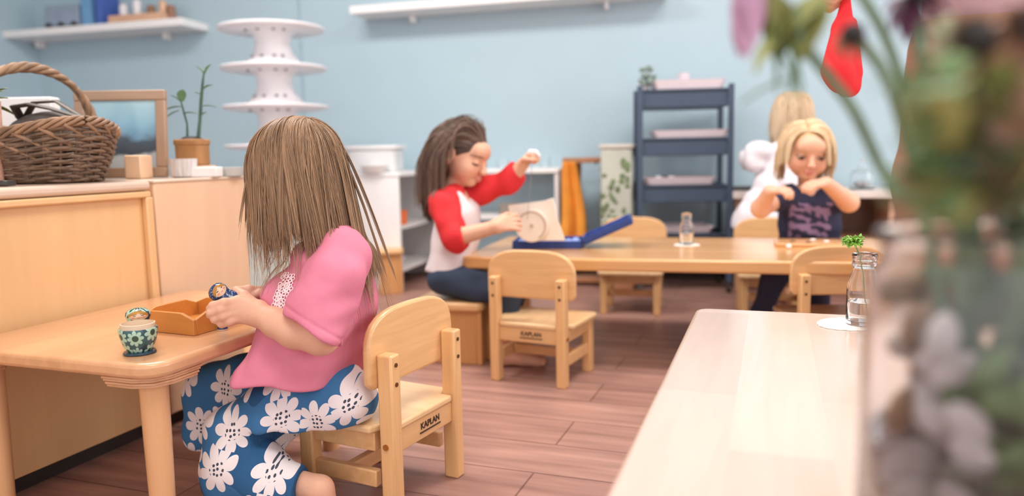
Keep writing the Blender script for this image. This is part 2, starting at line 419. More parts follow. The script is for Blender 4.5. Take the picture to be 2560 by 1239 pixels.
def make_chair(label):
    t = thing('toddler_chair', label, 'chair', group='toddler chairs')
    for s in (-1, 1):
        x = s * .112
        obj('leg', M().prism([(x - .015, -.019), (x + .015, -.019), (x + .015, .015), (x - .015, .015)], 0, .33), m_maple, t, bevel=.004)
        obj('leg', M().box(s * .115, .2, .087, .03, .034, .174), m_maple, t, bevel=.004)
        obj('stretcher', M().box(s * .113, .107, .078, .018, .153, .034), m_maple_x, t, bevel=.003)
        obj('side_apron', M().box(s * .113, .107, .154, .018, .153, .038), m_maple_x, t, bevel=.002)
        for z in (.31, .272): obj('screw', M().tube([(x, -.0192, z), (x, -.021, z)], .0042, 12), m_screw, t, smooth=True)
        obj('bolt', M().tube([(s * .1268, 0, .15), (s * .1295, 0, .15)], .0062, 14).tube([(s * .1295, 0, .15), (s * .1302, 0, .15)], .003, 6), m_brass, t, smooth=True)
    obj('backrest', M().prism(back_poly(.296, .262, .412, .335), .0155, .0325, 'y'), m_maple_x, t, bevel=.006, seg=3)
    obj('cross_stretcher', M().box(0, .11, .078, .208, .02, .03), m_maple_x, t, bevel=.003)
    ra = obj('rear_apron', M().box(0, 0, .152, .194, .018, .044), m_maple_x, t, bevel=.002)
    obj('front_apron', M().box(0, .2, .154, .2, .018, .038), m_maple_x, t, bevel=.002)
    bt = obj('brand_mark', M().add([(v[0] + .012, -.0096 - v[2], v[1] + .157) for v in KV], [f[::-1] for f in KF]).box(.012, -.0099, .1445, .076, .001, .0028), m_print, ra); bt['label'] = 'black KAPLAN brand stamp with underline'
    seat = [(-.096, -.012), (.096, -.012), (.096, .016), (.138, .03)] + [p for p in rpoly(-.142, .06, .142, .236, .03) if p[1] > .15] + [(-.138, .03), (-.096, .016)]
    obj('seat', M().prism(seat, .1745, .19), m_top_seat, t, bevel=.005, seg=3)
    return t
m_top_seat = wood('seat_wood', (234, 196, 148), 'y', .3, .12, 5, .35)
c0 = make_chair('toddler chair of pale maple that the girl in pink sits on')
c0.location = (-.190, 1.51, 0); c0.rotation_euler = (0, 0, math.radians(62.6))
dup(c0, (.046, 2.28, 0), math.radians(-27), 'empty toddler chair, back to us, pushed in at the left end of the long table', 'toddler chairs')
dup(c0, (.985, 2.24, 0), math.radians(-3), 'toddler chair at the right, its back rising behind the glass milk bottle', 'toddler chairs')
dup(c0, (.56, 3.46, 0), math.radians(166), 'empty toddler chair on the far side of the long table, behind the blue case', 'toddler chairs')
dup(c0, (1.12, 3.30, 0), math.radians(168), 'toddler chair behind the blond child in the navy shirt', 'toddler chairs')
# ================================================================ TABLES
def table(label, A, ux, uy, L, Wd, H, th, mt, me_, ml, r, legr, ins, bracket=True, square=False):
    t = thing('low_table', label, 'table', (A[0], A[1], 0), math.atan2(ux[1], ux[0]))     # local x along ux, y to its left
    obj('tabletop', M().prism(rpoly(0, 0, L, Wd, r), H - th, H), mt, t, bevel=min(.008, th * .3), seg=3)
    for x in (ins, L - ins):
        for y in (ins, Wd - ins):
            if square: obj('leg', M().box(x, y, (H - th) / 2, legr * 2, legr * 2, H - th), ml, t, bevel=.008, seg=3)
            else: obj('leg', M().lathe([(legr * .82, 0), (legr * .86, .02), (legr, H * .6), (legr * 1.03, H - th - .02)], 20, (x, y, 0)), ml, t, smooth=True)
            if bracket:
                sx, sy = (1 if x < L / 2 else -1), (1 if y < Wd / 2 else -1); e = .006; cx, cy = (e if sx > 0 else L - e), (e if sy > 0 else Wd - e)
                for k in range(4):
                    g = .115 - k * .004
                    p = [(cx + sx * r, cy), (cx + sx * g, cy), (cx + sx * g, cy + sy * .03), (cx + sx * .03, cy + sy * g), (cx, cy + sy * g), (cx, cy + sy * r), (cx + sx * r * .3, cy + sy * r * .3)]
                    if sx * sy < 0: p = p[::-1]
                    if k == 0: mm = M()
                    mm.prism([(a + (sx * .0015 if k % 2 else 0), b + (sy * .0015 if k % 2 else 0)) for a, b in p], H - th - .0046 * (k + 1), H - th - .0046 * k - .0006)
                obj('corner_bracket', mm, m_ply, t, bevel=.0006)
    return t
TA = Vector((-.600, 1.225, 0)); UL = -V20
t1 = table('low birch table at the left with nesting dolls and wooden tray', TA + UL * .505, V20, U20, .505, .625, .365, .027, m_top, m_top, m_leg, .045, .0235, .05)
def on1(px, py): return G(px, py, .365)
d2 = Vector((.968, -.25, 0)).normalized()
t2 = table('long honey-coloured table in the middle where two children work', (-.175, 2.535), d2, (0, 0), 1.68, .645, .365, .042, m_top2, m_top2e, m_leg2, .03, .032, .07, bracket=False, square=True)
A = G(1741, 768, .365)
t3 = table('pale near table at the right carrying milk bottle and big glass vase', (A.x - .3255 * 1.35, A.y - .9455 * 1.35), (.9455, -.3255), (0, 0), .8, 1.35, .365, .028, m_top3, m_top3, m_leg, .03, .0235, .06, bracket=False)
# ================================================================ CABINETS ON THE LEFT
cb = Vector((-.905, 1.915, 0)); HC = .655
t = thing('storage_cabinet', 'birch storage cabinet at far left under the wicker basket', 'cabinet', (cb.x, cb.y, 0), math.atan2(U20.y, U20.x))   # local x along u, y to -v
Lc = 1.15
obj('carcass', M().box(-Lc / 2 - .004, .25, (HC + .04) / 2, Lc - .008, .49, HC - .05), m_cab, t, bevel=.002)
obj('worktop', M().box(-Lc / 2 - .004, .245, HC - .012, Lc - .004, .51, .024), m_cabt, t, bevel=.009, seg=3)
obj('frame_rail', M().box(-Lc / 2, -.003, HC - .034, Lc - .02, .018, .016), m_cab, t, bevel=.004)
obj('frame_stile', M().box(-.016, -.003, HC / 2 - .01, .022, .018, HC - .06), m_cab, t, bevel=.004)
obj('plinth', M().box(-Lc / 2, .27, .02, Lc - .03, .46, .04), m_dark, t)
t = thing('storage_cabinet', 'pale birch storage cabinet standing between far-left cabinet and the girl in pink', 'cabinet', (cb.x, cb.y, 0), math.atan2(U20.y, U20.x))
obj('carcass', M().box(.183, .36, (HC + .04) / 2 - .001, .345, .72, HC - .045), m_cab2, t, bevel=.006, seg=3)
obj('worktop', M().box(.183, .36, HC - .004, .351, .726, .01), m_cabt, t, bevel=.004)
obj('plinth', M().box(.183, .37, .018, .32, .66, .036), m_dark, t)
# marbled low unit beyond
a, b = P(600, 516, 3.0), P(800, 516, 3.0)
t = thing('display_board', 'low white marbled board with wooden top rail beyond the pale cabinet', 'board', ((a.x + b.x) / 2, a.y, 0), -.15)
obj('panel', M().box(0, 0, .3, .33, .02, .44), pmat('marbled_card', (208, 218, 214), .5, .12, 14), t, bevel=.003)
obj('top_rail', M().box(0, -.005, .535, .36, .04, .035), m_cab2, t, bevel=.005)
for s in (-1, 1): obj('foot', M().box(s * .14, 0, .04, .03, .16, .08), m_cab2, t, bevel=.004)
# ================================================================ STOOLS
def stool(label, loc, rz, h=.245, w=.26):
    t = thing('cube_stool', label, 'stool', loc, rz, 'wooden stools')
    obj('seat', M().prism(rpoly(-w / 2, -w / 2, w / 2, w / 2, .03), h - .03, h), m_maple_x, t, bevel=.01, seg=3)
    for s in (-1, 1):
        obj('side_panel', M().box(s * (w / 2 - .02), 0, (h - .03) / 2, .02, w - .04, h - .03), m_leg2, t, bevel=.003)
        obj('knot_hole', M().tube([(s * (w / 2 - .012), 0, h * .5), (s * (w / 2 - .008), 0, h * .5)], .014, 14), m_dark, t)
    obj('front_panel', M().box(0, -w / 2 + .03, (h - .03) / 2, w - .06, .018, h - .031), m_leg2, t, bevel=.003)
    return t
g2 = P(1128, 700, 2.66)
stool('wooden cube stool under the girl in the red-sleeved top', (g2.x + .02, g2.y, 0), math.radians(-15), .215)
q = G(585, 872, .21); stool('low wooden stool pushed beyond the edge of the left table', (-.615, 2.06, 0), math.radians(20), .21, .26)
q = G(975, 735, 0); stool('small wooden stool beside the white shelf, behind the pink-shirted girl', (q.x, q.y + .05, 0), math.radians(10), .235, .14)
# ================================================================ WHITE SHELF UNITS
def shelf_unit(name, label, loc, rz, W_, D, H, shelves, mat, thick=.02, back=True):
    t = thing(name, label, 'shelf unit', loc, rz)
    for s in (0, 1): obj('side_panel', M().box(s * (W_ - thick) + thick / 2, D / 2, H / 2, thick, D, H), mat, t, bevel=.003)
    obj('top_panel', M().box(W_ / 2, D / 2 - .005, H + thick * .6, W_ + .01, D + .01, thick * 1.2), mat, t, bevel=.005)
    for z in shelves: obj('shelf', M().box(W_ / 2, D / 2 + .005, z, W_ - 2 * thick - .001, D - .012, thick), mat, t, bevel=.002)
    if back: obj('back_panel', M().box(W_ / 2, D - .005, H / 2 + .03, W_ - 2 * thick, .008, H - .07), mat, t)
    return t
# corner unit: its end faces us, its open front looks right
fc = G(1006, 727, 0); ud = Vector((.25, .968, 0)); rz = math.atan2(ud.y, ud.x)
HA = .60
t = shelf_unit('white_shelf_unit', 'white open shelf unit in the corner holding an orange cup', (fc.x, fc.y, 0), rz, .62, .46, HA, (.105, .33), m_white)
for s in (0,): pass
q = fc + ud * .13 + Vector((-ud.y, ud.x, 0)) * .05
oc = obj('orange_cup', M().lathe([(.026, 0), (.033, .002), (.04, .075), (.037, .075), (.031, .006), (0, .005)], 24), pmat('orange_plastic', (240, 120, 60), .4), smooth=True, loc=(q.x, q.y, .341)); tag(oc, 'small orange cup standing on the white corner shelf', 'cup')
q = fc + ud * .25 + Vector((-ud.y, ud.x, 0)) * .12
bk = obj('small_bowl', M().lathe([(.02, 0), (.05, .03), (.048, .03), (.019, .004), (0, .004)], 24), m_plastic, smooth=True, loc=(q.x, q.y, .1165)); tag(bk, 'small white bowl on lowest shelf of the corner unit', 'bowl')
# plastic tub with lid, on top
q = P(940, 405, 4.15)
t = thing('plastic_tub', 'translucent white plastic storage tub on top of corner shelf unit', 'storage tub', (q.x, q.y, HA + .0245), rz + PI / 2 + .12)
m_tub = pmat('milky_plastic', (225, 226, 228), .25, .02)
obj('tub_body', M().prism(rpoly(-.135, -.1, .135, .1, .03), 0, .12), m_tub, t, bevel=.006)
obj('lid', M().prism(rpoly(-.15, -.112, .15, .112, .03), .1205, .14), m_white, t, bevel=.006)
q = P(935, 428, 3.98)
t = thing('plastic_dish', 'shallow clear dish in front of the plastic tub', 'dish', (q.x, q.y, HA + .0245), rz)
obj('dish_body', M().lathe([(.05, 0), (.075, .035), (.078, .035), (.078, .038), (.072, .037), (.047, .003), (0, .003)], 32), m_white, t, smooth=True)
# second unit along the wall, behind the girl in red
q = P(1398, 600, 4.12); q.z = 0
HB = .60; W2 = .70
o2 = q - WD * W2
t = shelf_unit('white_shelf_unit', 'white open shelf unit behind the girl in the red-sleeved top', (o2.x, o2.y, 0), WRZ, W2, .3, HB, (.11, .36), m_white, .022)
for i, (a_, nm, rr, hh) in enumerate(((.18, 'glass_jar', .03, .07), (.36, 'glass_jar', .035, .05), (.6, 'glass_jar', .03, .06))):
    q3 = o2 + WD * a_ + WN * .12
    g = obj(nm, M().lathe([(rr * .9, 0), (rr, .006), (rr, hh), (rr * .9, hh), (rr * .88, .008), (0, .007)], 20), m_glass, smooth=True, loc=(q3.x, q3.y, HB + .0265))
    tag(g, ('small clear jar at the left on the white shelf top', 'low clear jar on the white shelf top behind the girl in red', 'clear jar at the right on the white shelf top')[i], 'jar', 'jars on the white shelf')
q3 = o2 + WD * .45 + WN * .1
ba = obj('grey_basket', M().prism(rpoly(-.1, -.06, .1, .06, .02), 0, .06), pmat('grey_felt', (150, 138, 130), .9), bevel=.006, loc=(q3.x, q3.y, .3715)); ba.rotation_euler.z = WRZ; tag(ba, 'grey felt basket on the middle white shelf behind the girl in red', 'basket')
# ================================================================ WALL SHELVES
def wshelf(label, pxl, pxr, yy, d, depth, th, Lx=0):
    a = P(pxl, yy, d); b = P(pxr, yy, d)
    def onwall(p):  # push the ray onto plane 'depth' in front of the wall
        r = p - CAM; k = ((W0 - WN * depth) - CAM).dot(WN) / r.dot(WN); return CAM + r * k
    a, b = onwall(a), onwall(b); L = (b - a).dot(WD) ; c = (a + b) / 2
    z = c.z
    t = thing('wall_shelf', label, 'shelf', (c.x, c.y, z), WRZ)
    obj('board', M().box(0, depth / 2, th / 2, L, depth - .002, th), m_white, t, bevel=.004)
    for s in (-.32, .32): obj('bracket', M().box(s * L, depth - .04, -.02, .02, .07, .04), m_white, t, bevel=.004)
    return t, c, z + th, L
s1, sc1, sz1, sl1 = wshelf('white wall shelf at upper left with blue box and wooden tray', -60, 455, 82, 4.4, .26, .045)
s2, sc2, sz2, sl2 = wshelf('long white wall shelf at the top centre, above the girl in red', 872, 1660, 8, 4.2, .22, .045)
def ons(px, depth, zz):    # a spot on shelf 1 under pixel column px
    r = P(px, 40, 4.4) - CAM; k = ((W0 - WN * depth) - CAM).dot(WN) / r.dot(WN); q = CAM + r * k; return (q.x, q.y, zz + .0005)
t = thing('toy_wagon', 'clear storage box on small black wheels on the left wall shelf', 'toy', ons(172, .13, sz1), WRZ)
obj('box_body', M().box(0, 0, .085, .27, .12, .13), pmat('greyish_plastic', (150, 165, 185), .3, .15, 12), t, bevel=.006)
for s in (-.1, 0, .1): obj('wheel', M().tube([(s, -.062, .02), (s, -.075, .02)], .02, 16), m_dark, t, smooth=True)
t = thing('story_book', 'light blue hardback leaning beside the dark blue book', 'book', ons(240, .13, sz1), WRZ)
obj('cover', M().box(0, 0, .09, .075, .16, .18), pmat('light_blue_card', (110, 160, 205), .5), t, bevel=.003)
obj('pages', M().box(0, .006, .0905, .06, .155, .182), m_plastic, t)
t = thing('story_book', 'dark blue hardback standing at the wooden tray on the left wall shelf', 'book', ons(271, .13, sz1), WRZ)
obj('cover', M().box(0, 0, .1, .04, .16, .2), pmat('dark_blue_card', (70, 100, 180), .5), t, bevel=.003)
obj('pages', M().box(0, .006, .1005, .028, .155, .202), m_plastic, t)
t = thing('wooden_tray', 'wooden tray of craft pieces at the right end of the left wall shelf', 'tray', ons(362, .13, sz1), WRZ)
m_tw = wood('shelf_tray_wood', (222, 178, 148), 'x')
obj('tray_base', M().box(0, 0, .006, .38, .2, .012), m_tw, t, bevel=.002)
for s in (-1, 1):
    obj('tray_side', M().box(0, s * .096, .03, .38, .008, .036), m_tw, t, bevel=.002); obj('tray_end', M().box(s * .186, 0, .03, .008, .183, .036), m_tw, t, bevel=.002)
m_brn = pmat('brown_craft', (150, 110, 90), .6)
for i, (x, hh, mm) in enumerate(((-.12, .12, m_plastic), (-.04, .14, m_plastic), (.04, .1, m_brn), (.11, .12, m_tw), (.155, .09, m_brn))):
    q = ons(362 + x * 430, .13, sz1 + .0125)
    g = obj('craft_pot', M().lathe([(.022, 0), (.027, .01), (.027, hh * .8), (.02, hh), (0, hh)], 18), mm, smooth=True, loc=q)
    tag(g, ('white pot at left in the wall-shelf tray', 'second white pot, tallest in the wall-shelf tray', 'brown pot in the middle of the wall-shelf tray', 'tan wooden pot toward right of the wall-shelf tray', 'short brown pot at the right end of the wall-shelf tray')[i], 'pot', 'craft pots on the wall shelf')
q = ons(118, .1, sz1); g = obj('small_dish', M().lathe([(.03, 0), (.06, .02), (.057, .02), (.028, .003), (0, .003)], 24), pmat('sage_ceramic', (178, 196, 188), .4), smooth=True, loc=q); tag(g, 'flat sage green dish at the left of the toy box on wall shelf', 'dish')
# ================================================================ WHITE TIERED TOWER
q = P(690, 268, 3.7)
t = thing('tiered_tower', 'tall white tiered planting tower with three round flanges', 'planter', (q.x, q.y, 0))
s_ = 1900 / 3.7
def zat(py): r_ = ray(690, py); return CAM.z + r_.z * q.y / r_.y
zt, zm, zb = zat(75), zat(176), zat(270); per = (zt - zb) / 2
z = zt; k = 0
while z > .12:
    sec = [(.128, z - .006), (.09, z - .03), (.082, z - per * .35), (.094, z - per * .62), (.15, z - per + .008)]
    if z - per < 0: break
    obj('column_section', M().lathe([(r, zz) for r, zz in sec][::-1], 40, close=False), m_plastic, t, smooth='all')
    fl = obj('flange', M().lathe([(.08, z - .012), (.2, z - .013), (.247, z - .004), (.25, z + .004), (.246, z + .009), (.1, z + .006), (.07, z + .012)], 48), m_plastic, t, smooth=True)
    for a in (-100, -70, -50, -130):
        aa = math.radians(a); rr = .105
        for zz, rr in ((z - per * .72, .112), (z - .014, .14)):
            obj('hole', M().ball((rr * math.cos(aa), rr * math.sin(aa), zz), (.009, .009, .007), 10, 6), pmat('hole_grey', (120, 116, 120), .8) if k == 0 and a == -100 and zz != z - .014 else bpy.data.materials['hole_grey'] if 'hole_grey' in bpy.data.materials else m_dark, t)
    z -= per; k += 1
obj('foot', M().lathe([(.22, 0), (.22, .02), (.12, .05), (.12, z + .0)], 40), m_plastic, t, smooth=True)
# ================================================================ TROLLEY
tl = P(1594, 500, 3.75); tr = P(1829, 500, 3.75); Wt = (tr - tl).length; cx = (tl + tr) / 2
trz = math.atan2(tr.y - tl.y, tr.x - tl.x) - .1
def tz(py): r_ = ray(1710, py); return CAM.z + r_.z * cx.y / r_.y
t = thing('tiered_trolley', 'slate blue metal trolley with four trays against the back wall', 'trolley', (cx.x, cx.y, 0), trz)
Dt = .3; tops = [tz(222), tz(344), tz(462), tz(584)]
for s in (-1, 1):
    for y in (0, 1): obj('post', M().box(s * (Wt / 2 - .014), y * Dt, (tops[0] + .05) / 2 + .01, .028, .016, tops[0] + .03 - .06), m_trol, t, bevel=.004)
    for y in (0, 1): obj('caster', M().tube([(s * (Wt / 2 - .014) - .01, y * Dt, .021), (s * (Wt / 2 - .014) + .01, y * Dt, .021)], .021, 16), m_dark, t, smooth=True)
for i, z in enumerate(tops):
    m_ = M(); w_ = Wt - .058
    m_.box(0, Dt / 2, z - .085, w_, Dt - .02, .004)
    for s in (-1, 1): m_.box(0, Dt / 2 + s * (Dt / 2 - .01), z - .042, w_, .004, .086); m_.box(s * w_ / 2, Dt / 2, z - .042, .004, Dt - .02, .086)
    m_.box(0, .0, z - .003, w_ + .03, .008, .008)
    obj('shelf_tray', m_, m_trol, t, bevel=.002)
    for s in (-1, 1): obj('tray_clip', M().box(s * (Wt / 2 - .029), .012, z - .03, .012, .01, .03), m_trol, t)
Rt = Matrix.Rotation(trz, 3, 'Z')
def ontr(x, y, z): v = Rt @ Vector((x, y, 0)) + Vector((cx.x, cx.y, 0)); return (v.x, v.y, z)
m_ptr = pmat('pinkish_tray', (232, 218, 226), .35, .02)
for i, (x, wd, lbl) in enumerate(((.02, .36, 'pale pink tray on the top of the slate blue trolley'), (.03, .38, 'white tray on the second tier of the blue trolley'), (-.02, .36, 'white tray with small blocks on the third trolley tier'), (-.02, .34, 'pale tray on the lowest trolley tier'))):
    t = thing('activity_tray', lbl, 'tray', ontr(x, Dt / 2 - .01, tops[i] + .0015), trz, 'trays on the trolley')
    hh = (.045, .036, .036, .03)[i]
    m_ = M().lathe([(.0, .0)], 3, close=False) if 0 else M()
    m_.prism(rpoly(-wd / 2 + .015, -.11, wd / 2 - .015, .11, .02), 0, .006)
    obj('tray_base', m_, m_ptr, t, bevel=.002)
    r_ = M()
    o_ = rpoly(-wd / 2, -.125, wd / 2, .125, .025); i_ = rpoly(-wd / 2 + .018, -.112, wd / 2 - .018, .112, .02); n = len(o_)
    r_.add([(a, b, hh) for a, b in o_] + [(a, b, hh) for a, b in i_] + [(a, b, .0) for a, b in i_] + [(a * .98, b * .98, hh - .006) for a, b in o_], [(k, (k + 1) % n, n + (k + 1) % n, n + k) for k in range(n)] + [(n + k, n + (k + 1) % n, 2 * n + (k + 1) % n, 2 * n + k) for k in range(n)] + [((k + 1) % n, k, 3 * n + k, 3 * n + (k + 1) % n) for k in range(n)] + [(3 * n + (k + 1) % n, 3 * n + k, 2 * n + k, 2 * n + (k + 1) % n) for k in range(n)])
    obj('tray_rim', r_, m_ptr, t, smooth=True)
q = ontr(.005, .12, tops[0] + .0085); g = obj('paper_cup', M().lathe([(.024, 0), (.03, .075), (.031, .077), (.028, .077), (.022, .004), (0, .003)], 24), m_ptr, smooth=True, loc=q); tag(g, 'small pale cup standing in the pink tray on the trolley', 'cup')
t = thing('leafy_sprig', 'grey green sprig in a white pot at the left end of trolley top', 'plant', ontr(-.19, .08, tops[0] + .002), 0)
obj('pot', M().lathe([(.02, 0), (.03, .04), (.027, .04), (0, .03)], 16), m_plastic, t, smooth=True)
m_ = M()
for i in range(26):
    a = rng.uniform(0, 6.28); r_ = rng.uniform(0, .055); m_.ball((r_ * math.cos(a), r_ * math.sin(a) - .02, .05 + rng.uniform(-.02, .06)), (.014, .01, .012), 7, 5)
obj('leaves', m_, pmat('grey_green_leaf', (128, 148, 142), .6, .3, 30), t, smooth=True)
for i in range(3):
    q = ontr(-.12 + i * .032, .1, tops[2] + .008); g = obj('toy_block', M().box(0, 0, .018, .026, .026, .036), (m_white, m_trol, m_ptr)[i], bevel=.003, loc=q); g.rotation_euler.z = trz
    tag(g, ('white block at left in the third-tier trolley tray', 'dark grey-blue block in the third-tier trolley tray', 'pale pink block in the third-tier trolley tray')[i], 'block', 'blocks on the trolley')
# ================================================================ RACK WITH APRONS
q = P(1440, 480, 4.0)
t = thing('apron_rack', 'brown wooden rack holding hanging aprons beside the trolley', 'rack', (q.x + .08, q.y + .08, 0), WRZ)
m_rk = wood('rack_wood', (176, 124, 92), 'z')
for s in (-.13, .12): obj('post', M().box(s, 0, .34, .03, .03, .68), m_rk, t, bevel=.004)
obj('rail', M().box(-.005, 0, .665, .27, .02, .03), m_rk, t, bevel=.004)
obj('foot_rail', M().box(-.005, 0, .03, .27, .16, .03), m_rk, t, bevel=.004)
for x in (-.1, .04): obj('hook', M().tube([(x, -.01, .65), (x, -.035, .645), (x, -.04, .66)], .004, 6), m_dark, t)
def cloth_hang(name, label, cat, loc, rz, w0, w1, h, mat, seed, th=.012):
    n, k = 34, 40; r = np.random.default_rng(seed); v = []; f = []
    ph = r.uniform(0, 6, 4)
    for sgn in (-1, 1):
        for j in range(k + 1):
            tt = j / k; ww = w0 + (w1 - w0) * tt ** .7
            for i in range(n + 1):
                s = i / n * 2 - 1
                y = .02 * (0.4 + tt) * math.sin(s * 5 + ph[0] + tt) + .012 * math.sin(s * 11 + ph[1]) + sgn * th * (1 - s * s) ** .5
                v.append((s * ww / 2 + .01 * math.sin(tt * 5 + ph[2]), y, h * (1 - tt) + (0 if j else 0) + .01 * math.sin(s * 6 + ph[3]) * tt))
    m1 = (n + 1) * (k + 1)
    for j in range(k):
        for i in range(n):
            a = j * (n + 1) + i; f.append((a, a + 1, a + n + 2, a + n + 1)); f.append((a + m1, a + m1 + n + 1, a + m1 + n + 2, a + m1 + 1))
    for i in range(n):
        f.append((i + 1, i, i + m1, i + 1 + m1)); b = k * (n + 1) + i; f.append((b, b + 1, b + 1 + m1, b + m1))
    for j in range(k):
        a = j * (n + 1); f.append((a, a + n + 1, a + n + 1 + m1, a + m1)); a += n; f.append((a + n + 1, a, a + m1, a + n + 1 + m1))
    o = obj(name, (v, f), mat, smooth='all', loc=loc); o.rotation_euler.z = rz; return tag(o, label, cat)
def off(x, y, z, base=(q.x + .08, q.y + .08), rz_=WRZ):
    c, s = math.cos(rz_), math.sin(rz_); return (base[0] + x * c - y * s, base[1] + x * s + y * c, z)
cloth_hang('hanging_apron', 'orange apron hanging from the wooden rack', 'apron', off(-.085, -.075, .16), WRZ, .07, .17, .5, pmat('orange_cloth', (234, 158, 62), .8, .12, 12, .3), 3, .016)
cloth_hang('hanging_apron', 'brown apron hanging at the left behind the orange one', 'apron', off(-.09, .05, .14), WRZ, .08, .11, .52, pmat('brown_cloth', (172, 112, 78), .8, .12, 12, .3), 5, .014)
q4 = P(1547, 450, 3.90)
t = thing('leafy_terrarium', 'tall glass terrarium of green leaves between apron rack and trolley', 'terrarium', (q4.x, q4.y + .02, 0), WRZ)
obj('stand', M().box(0, 0, .09, .17, .17, .18), m_rk, t, bevel=.004)
m_ = M()
gz0, gz1 = .181, P(1545, 372, 3.98).z
obj('glass_case', M().box(0, 0, (gz0 + gz1) / 2, .16, .16, gz1 - gz0), pmat('misty_glass', (196, 200, 188), .15, .1, 6), t, bevel=.01)
for i in range(90):
    a, zz = rng.uniform(-.07, .07), rng.uniform(gz0 + .02, gz1 - .04); s = rng.choice([0, 1])
    c_ = (a, -.083, zz) if s else (-.083, a, zz)
    m_.ball(c_, (.006 + rng.uniform(0, .012), .004, .008 + rng.uniform(0, .014)) if s else (.004, .012, .016), 7, 4)
obj('leaves', m_, pmat('terrarium_leaf', (112, 130, 92), .6, .5, 14), t, smooth=True)
obj('lid', M().box(0, 0, gz1 + .012, .175, .175, .022), pmat('pale_cloth', (212, 204, 196), .8), t, bevel=.006)
# ================================================================ RIGHT COUNTER
q = P(1832, 478, 3.74); zc = q.z
ca = Vector((q.x, q.y, 0)); crz = math.radians(-14.5)
t = thing('low_counter', 'low wooden counter with white worktop at the right of the back wall', 'counter', ca, crz)
Lk = 1.25; m_ct = pmat('worktop_white', (232, 220, 214), .35, .03)
m_cw = wood('counter_wood', (196, 156, 128), 'z', .5); m_ci = wood('counter_inside', (132, 100, 82), 'x', .6)
obj('worktop', M().box(Lk / 2, .17, zc - .018, Lk, .4, .036), m_ct, t, bevel=.005)
for x in (.03, Lk / 2 + .1, Lk - .03): obj('upright', M().box(x, .18, (zc - .037) / 2, .03, .32, zc - .037), m_cw, t, bevel=.003)
obj('back_panel', M().box(Lk / 2, .345, (zc - .04) / 2, Lk - .1, .01, zc - .05), m_ci, t)
for z in (.1, P(2150, 592, 3.8).z): obj('shelf', M().box(Lk / 2, .18, z, Lk - .03, .31, .022), m_cw, t, bevel=.002)
def onc(x, y, z=0):
    c, s = math.cos(crz), math.sin(crz); return (ca.x + x * c - y * s, ca.y + x * s + y * c, zc + .0005 + z)
t = thing('glass_cloche', 'round clear glass jar with a stopper on the white counter', 'jar', onc(.605, .1))
obj('jar_body', M().lathe([(.05, 0), (.058, .006), (.058, .05), (.05, .085), (.022, .1), (.022, .115), (.019, .115), (.019, .098), (.047, .083), (.054, .05), (.054, .01), (0, .008)], 32), m_glass, t, smooth=True)
obj('stopper', M().ball((0, 0, .128), .018, 14, 9), m_glass, t, smooth=True)
obj('contents', M().ball((0, 0, .025), (.04, .04, .016), 14, 8), pmat('pale_beads', (190, 190, 192), .3, .4, 60), t, smooth=True)
g = obj('dark_tray', M().prism(rpoly(-.08, -.06, .08, .06, .015), 0, .018), m_dark, bevel=.004, loc=onc(.06, .12)); g.rotation_euler.z = crz; tag(g, 'flat dark tray at the left end of the white counter', 'tray')
# ================================================================ THINGS ON THE CABINETS (left)
zk = HC + .0012
t = thing('picture_frame', 'wood-framed blue landscape picture leaning on the pale cabinet', 'picture', tuple(P(306, 440, 2.14).xy) + (zk + .002,), math.radians(2))
fw, fh, bw = .252, .245, .028
m_fr = wood('frame_wood', (172, 142, 118), 'x', .5); m_fr2 = wood('frame_wood_upright', (172, 142, 118), 'z', .5)
tilt = Matrix.Rotation(math.radians(-7), 3, 'X')
def tl_(m): m.v = [tuple(tilt @ Vector(x)) for x in m.v]; return m
for s in (-1, 1): obj('frame_upright', tl_(M().box(s * (fw - bw) / 2, 0, fh / 2, bw, .02, fh - 2 * bw + .0)), m_fr2, t, bevel=.003)
for z in (bw / 2, fh - bw / 2): obj('frame_rail', tl_(M().box(0, 0, z, fw, .021, bw)), m_fr, t, bevel=.003)
def pic_mat():
    m, nt, lk, b = newmat('blue_landscape')
    tc = N(nt, 'ShaderNodeTexCoord'); s = N(nt, 'ShaderNodeSeparateXYZ'); lk.new(tc.outputs['Object'], s.inputs[0])
    no = N(nt, 'ShaderNodeTexNoise'); no.inputs['Scale'].default_value = 12; lk.new(tc.outputs['Object'], no.inputs[0])
    mr = N(nt, 'ShaderNodeMath', operation='MULTIPLY_ADD'); lk.new(no.outputs[0], mr.inputs[0]); mr.inputs[1].default_value = .08; lk.new(s.outputs[2], mr.inputs[2])
    m2 = N(nt, 'ShaderNodeMapRange'); m2.inputs[1].default_value = .05; m2.inputs[2].default_value = .27; lk.new(mr.outputs[0], m2.inputs[0])
    r = N(nt, 'ShaderNodeValToRGB'); lk.new(m2.outputs[0], r.inputs[0]); e = r.color_ramp.elements
    e[0].position = 0; e[0].color = lin((205, 215, 218)); e[1].position = 1; e[1].color = lin((178, 214, 226))
    for p, c in ((.22, (190, 200, 205)), (.27, (78, 88, 100)), (.42, (84, 98, 112)), (.48, (120, 165, 195)), (.62, (140, 190, 215))):
        q = e.new(p); q.color = lin(c)
    lk.new(r.outputs[0], b.inputs['Base Color']); b.inputs['Roughness'].default_value = .15; return m
obj('picture', tl_(M().box(0, .003, fh / 2, fw - 2 * bw + .004, .006, fh - 2 * bw + .004)), pic_mat(), t)
g = obj('wooden_block', M().box(0, 0, .032, .045, .07, .064), m_cab2, bevel=.004, loc=tuple(P(348, 430, 2.08).xy) + (zk,)); tag(g, 'plain wooden block between the basket and the blue picture', 'block')
q = P(485, 432, 2.24)
t = thing('wooden_riser', 'low wooden riser under the potted plant', 'riser', (q.x, q.y, zk)); obj('riser_block', M().box(0, 0, .016, .1, .09, .032), m_cab2, t, bevel=.003)
zp = zk + .0325
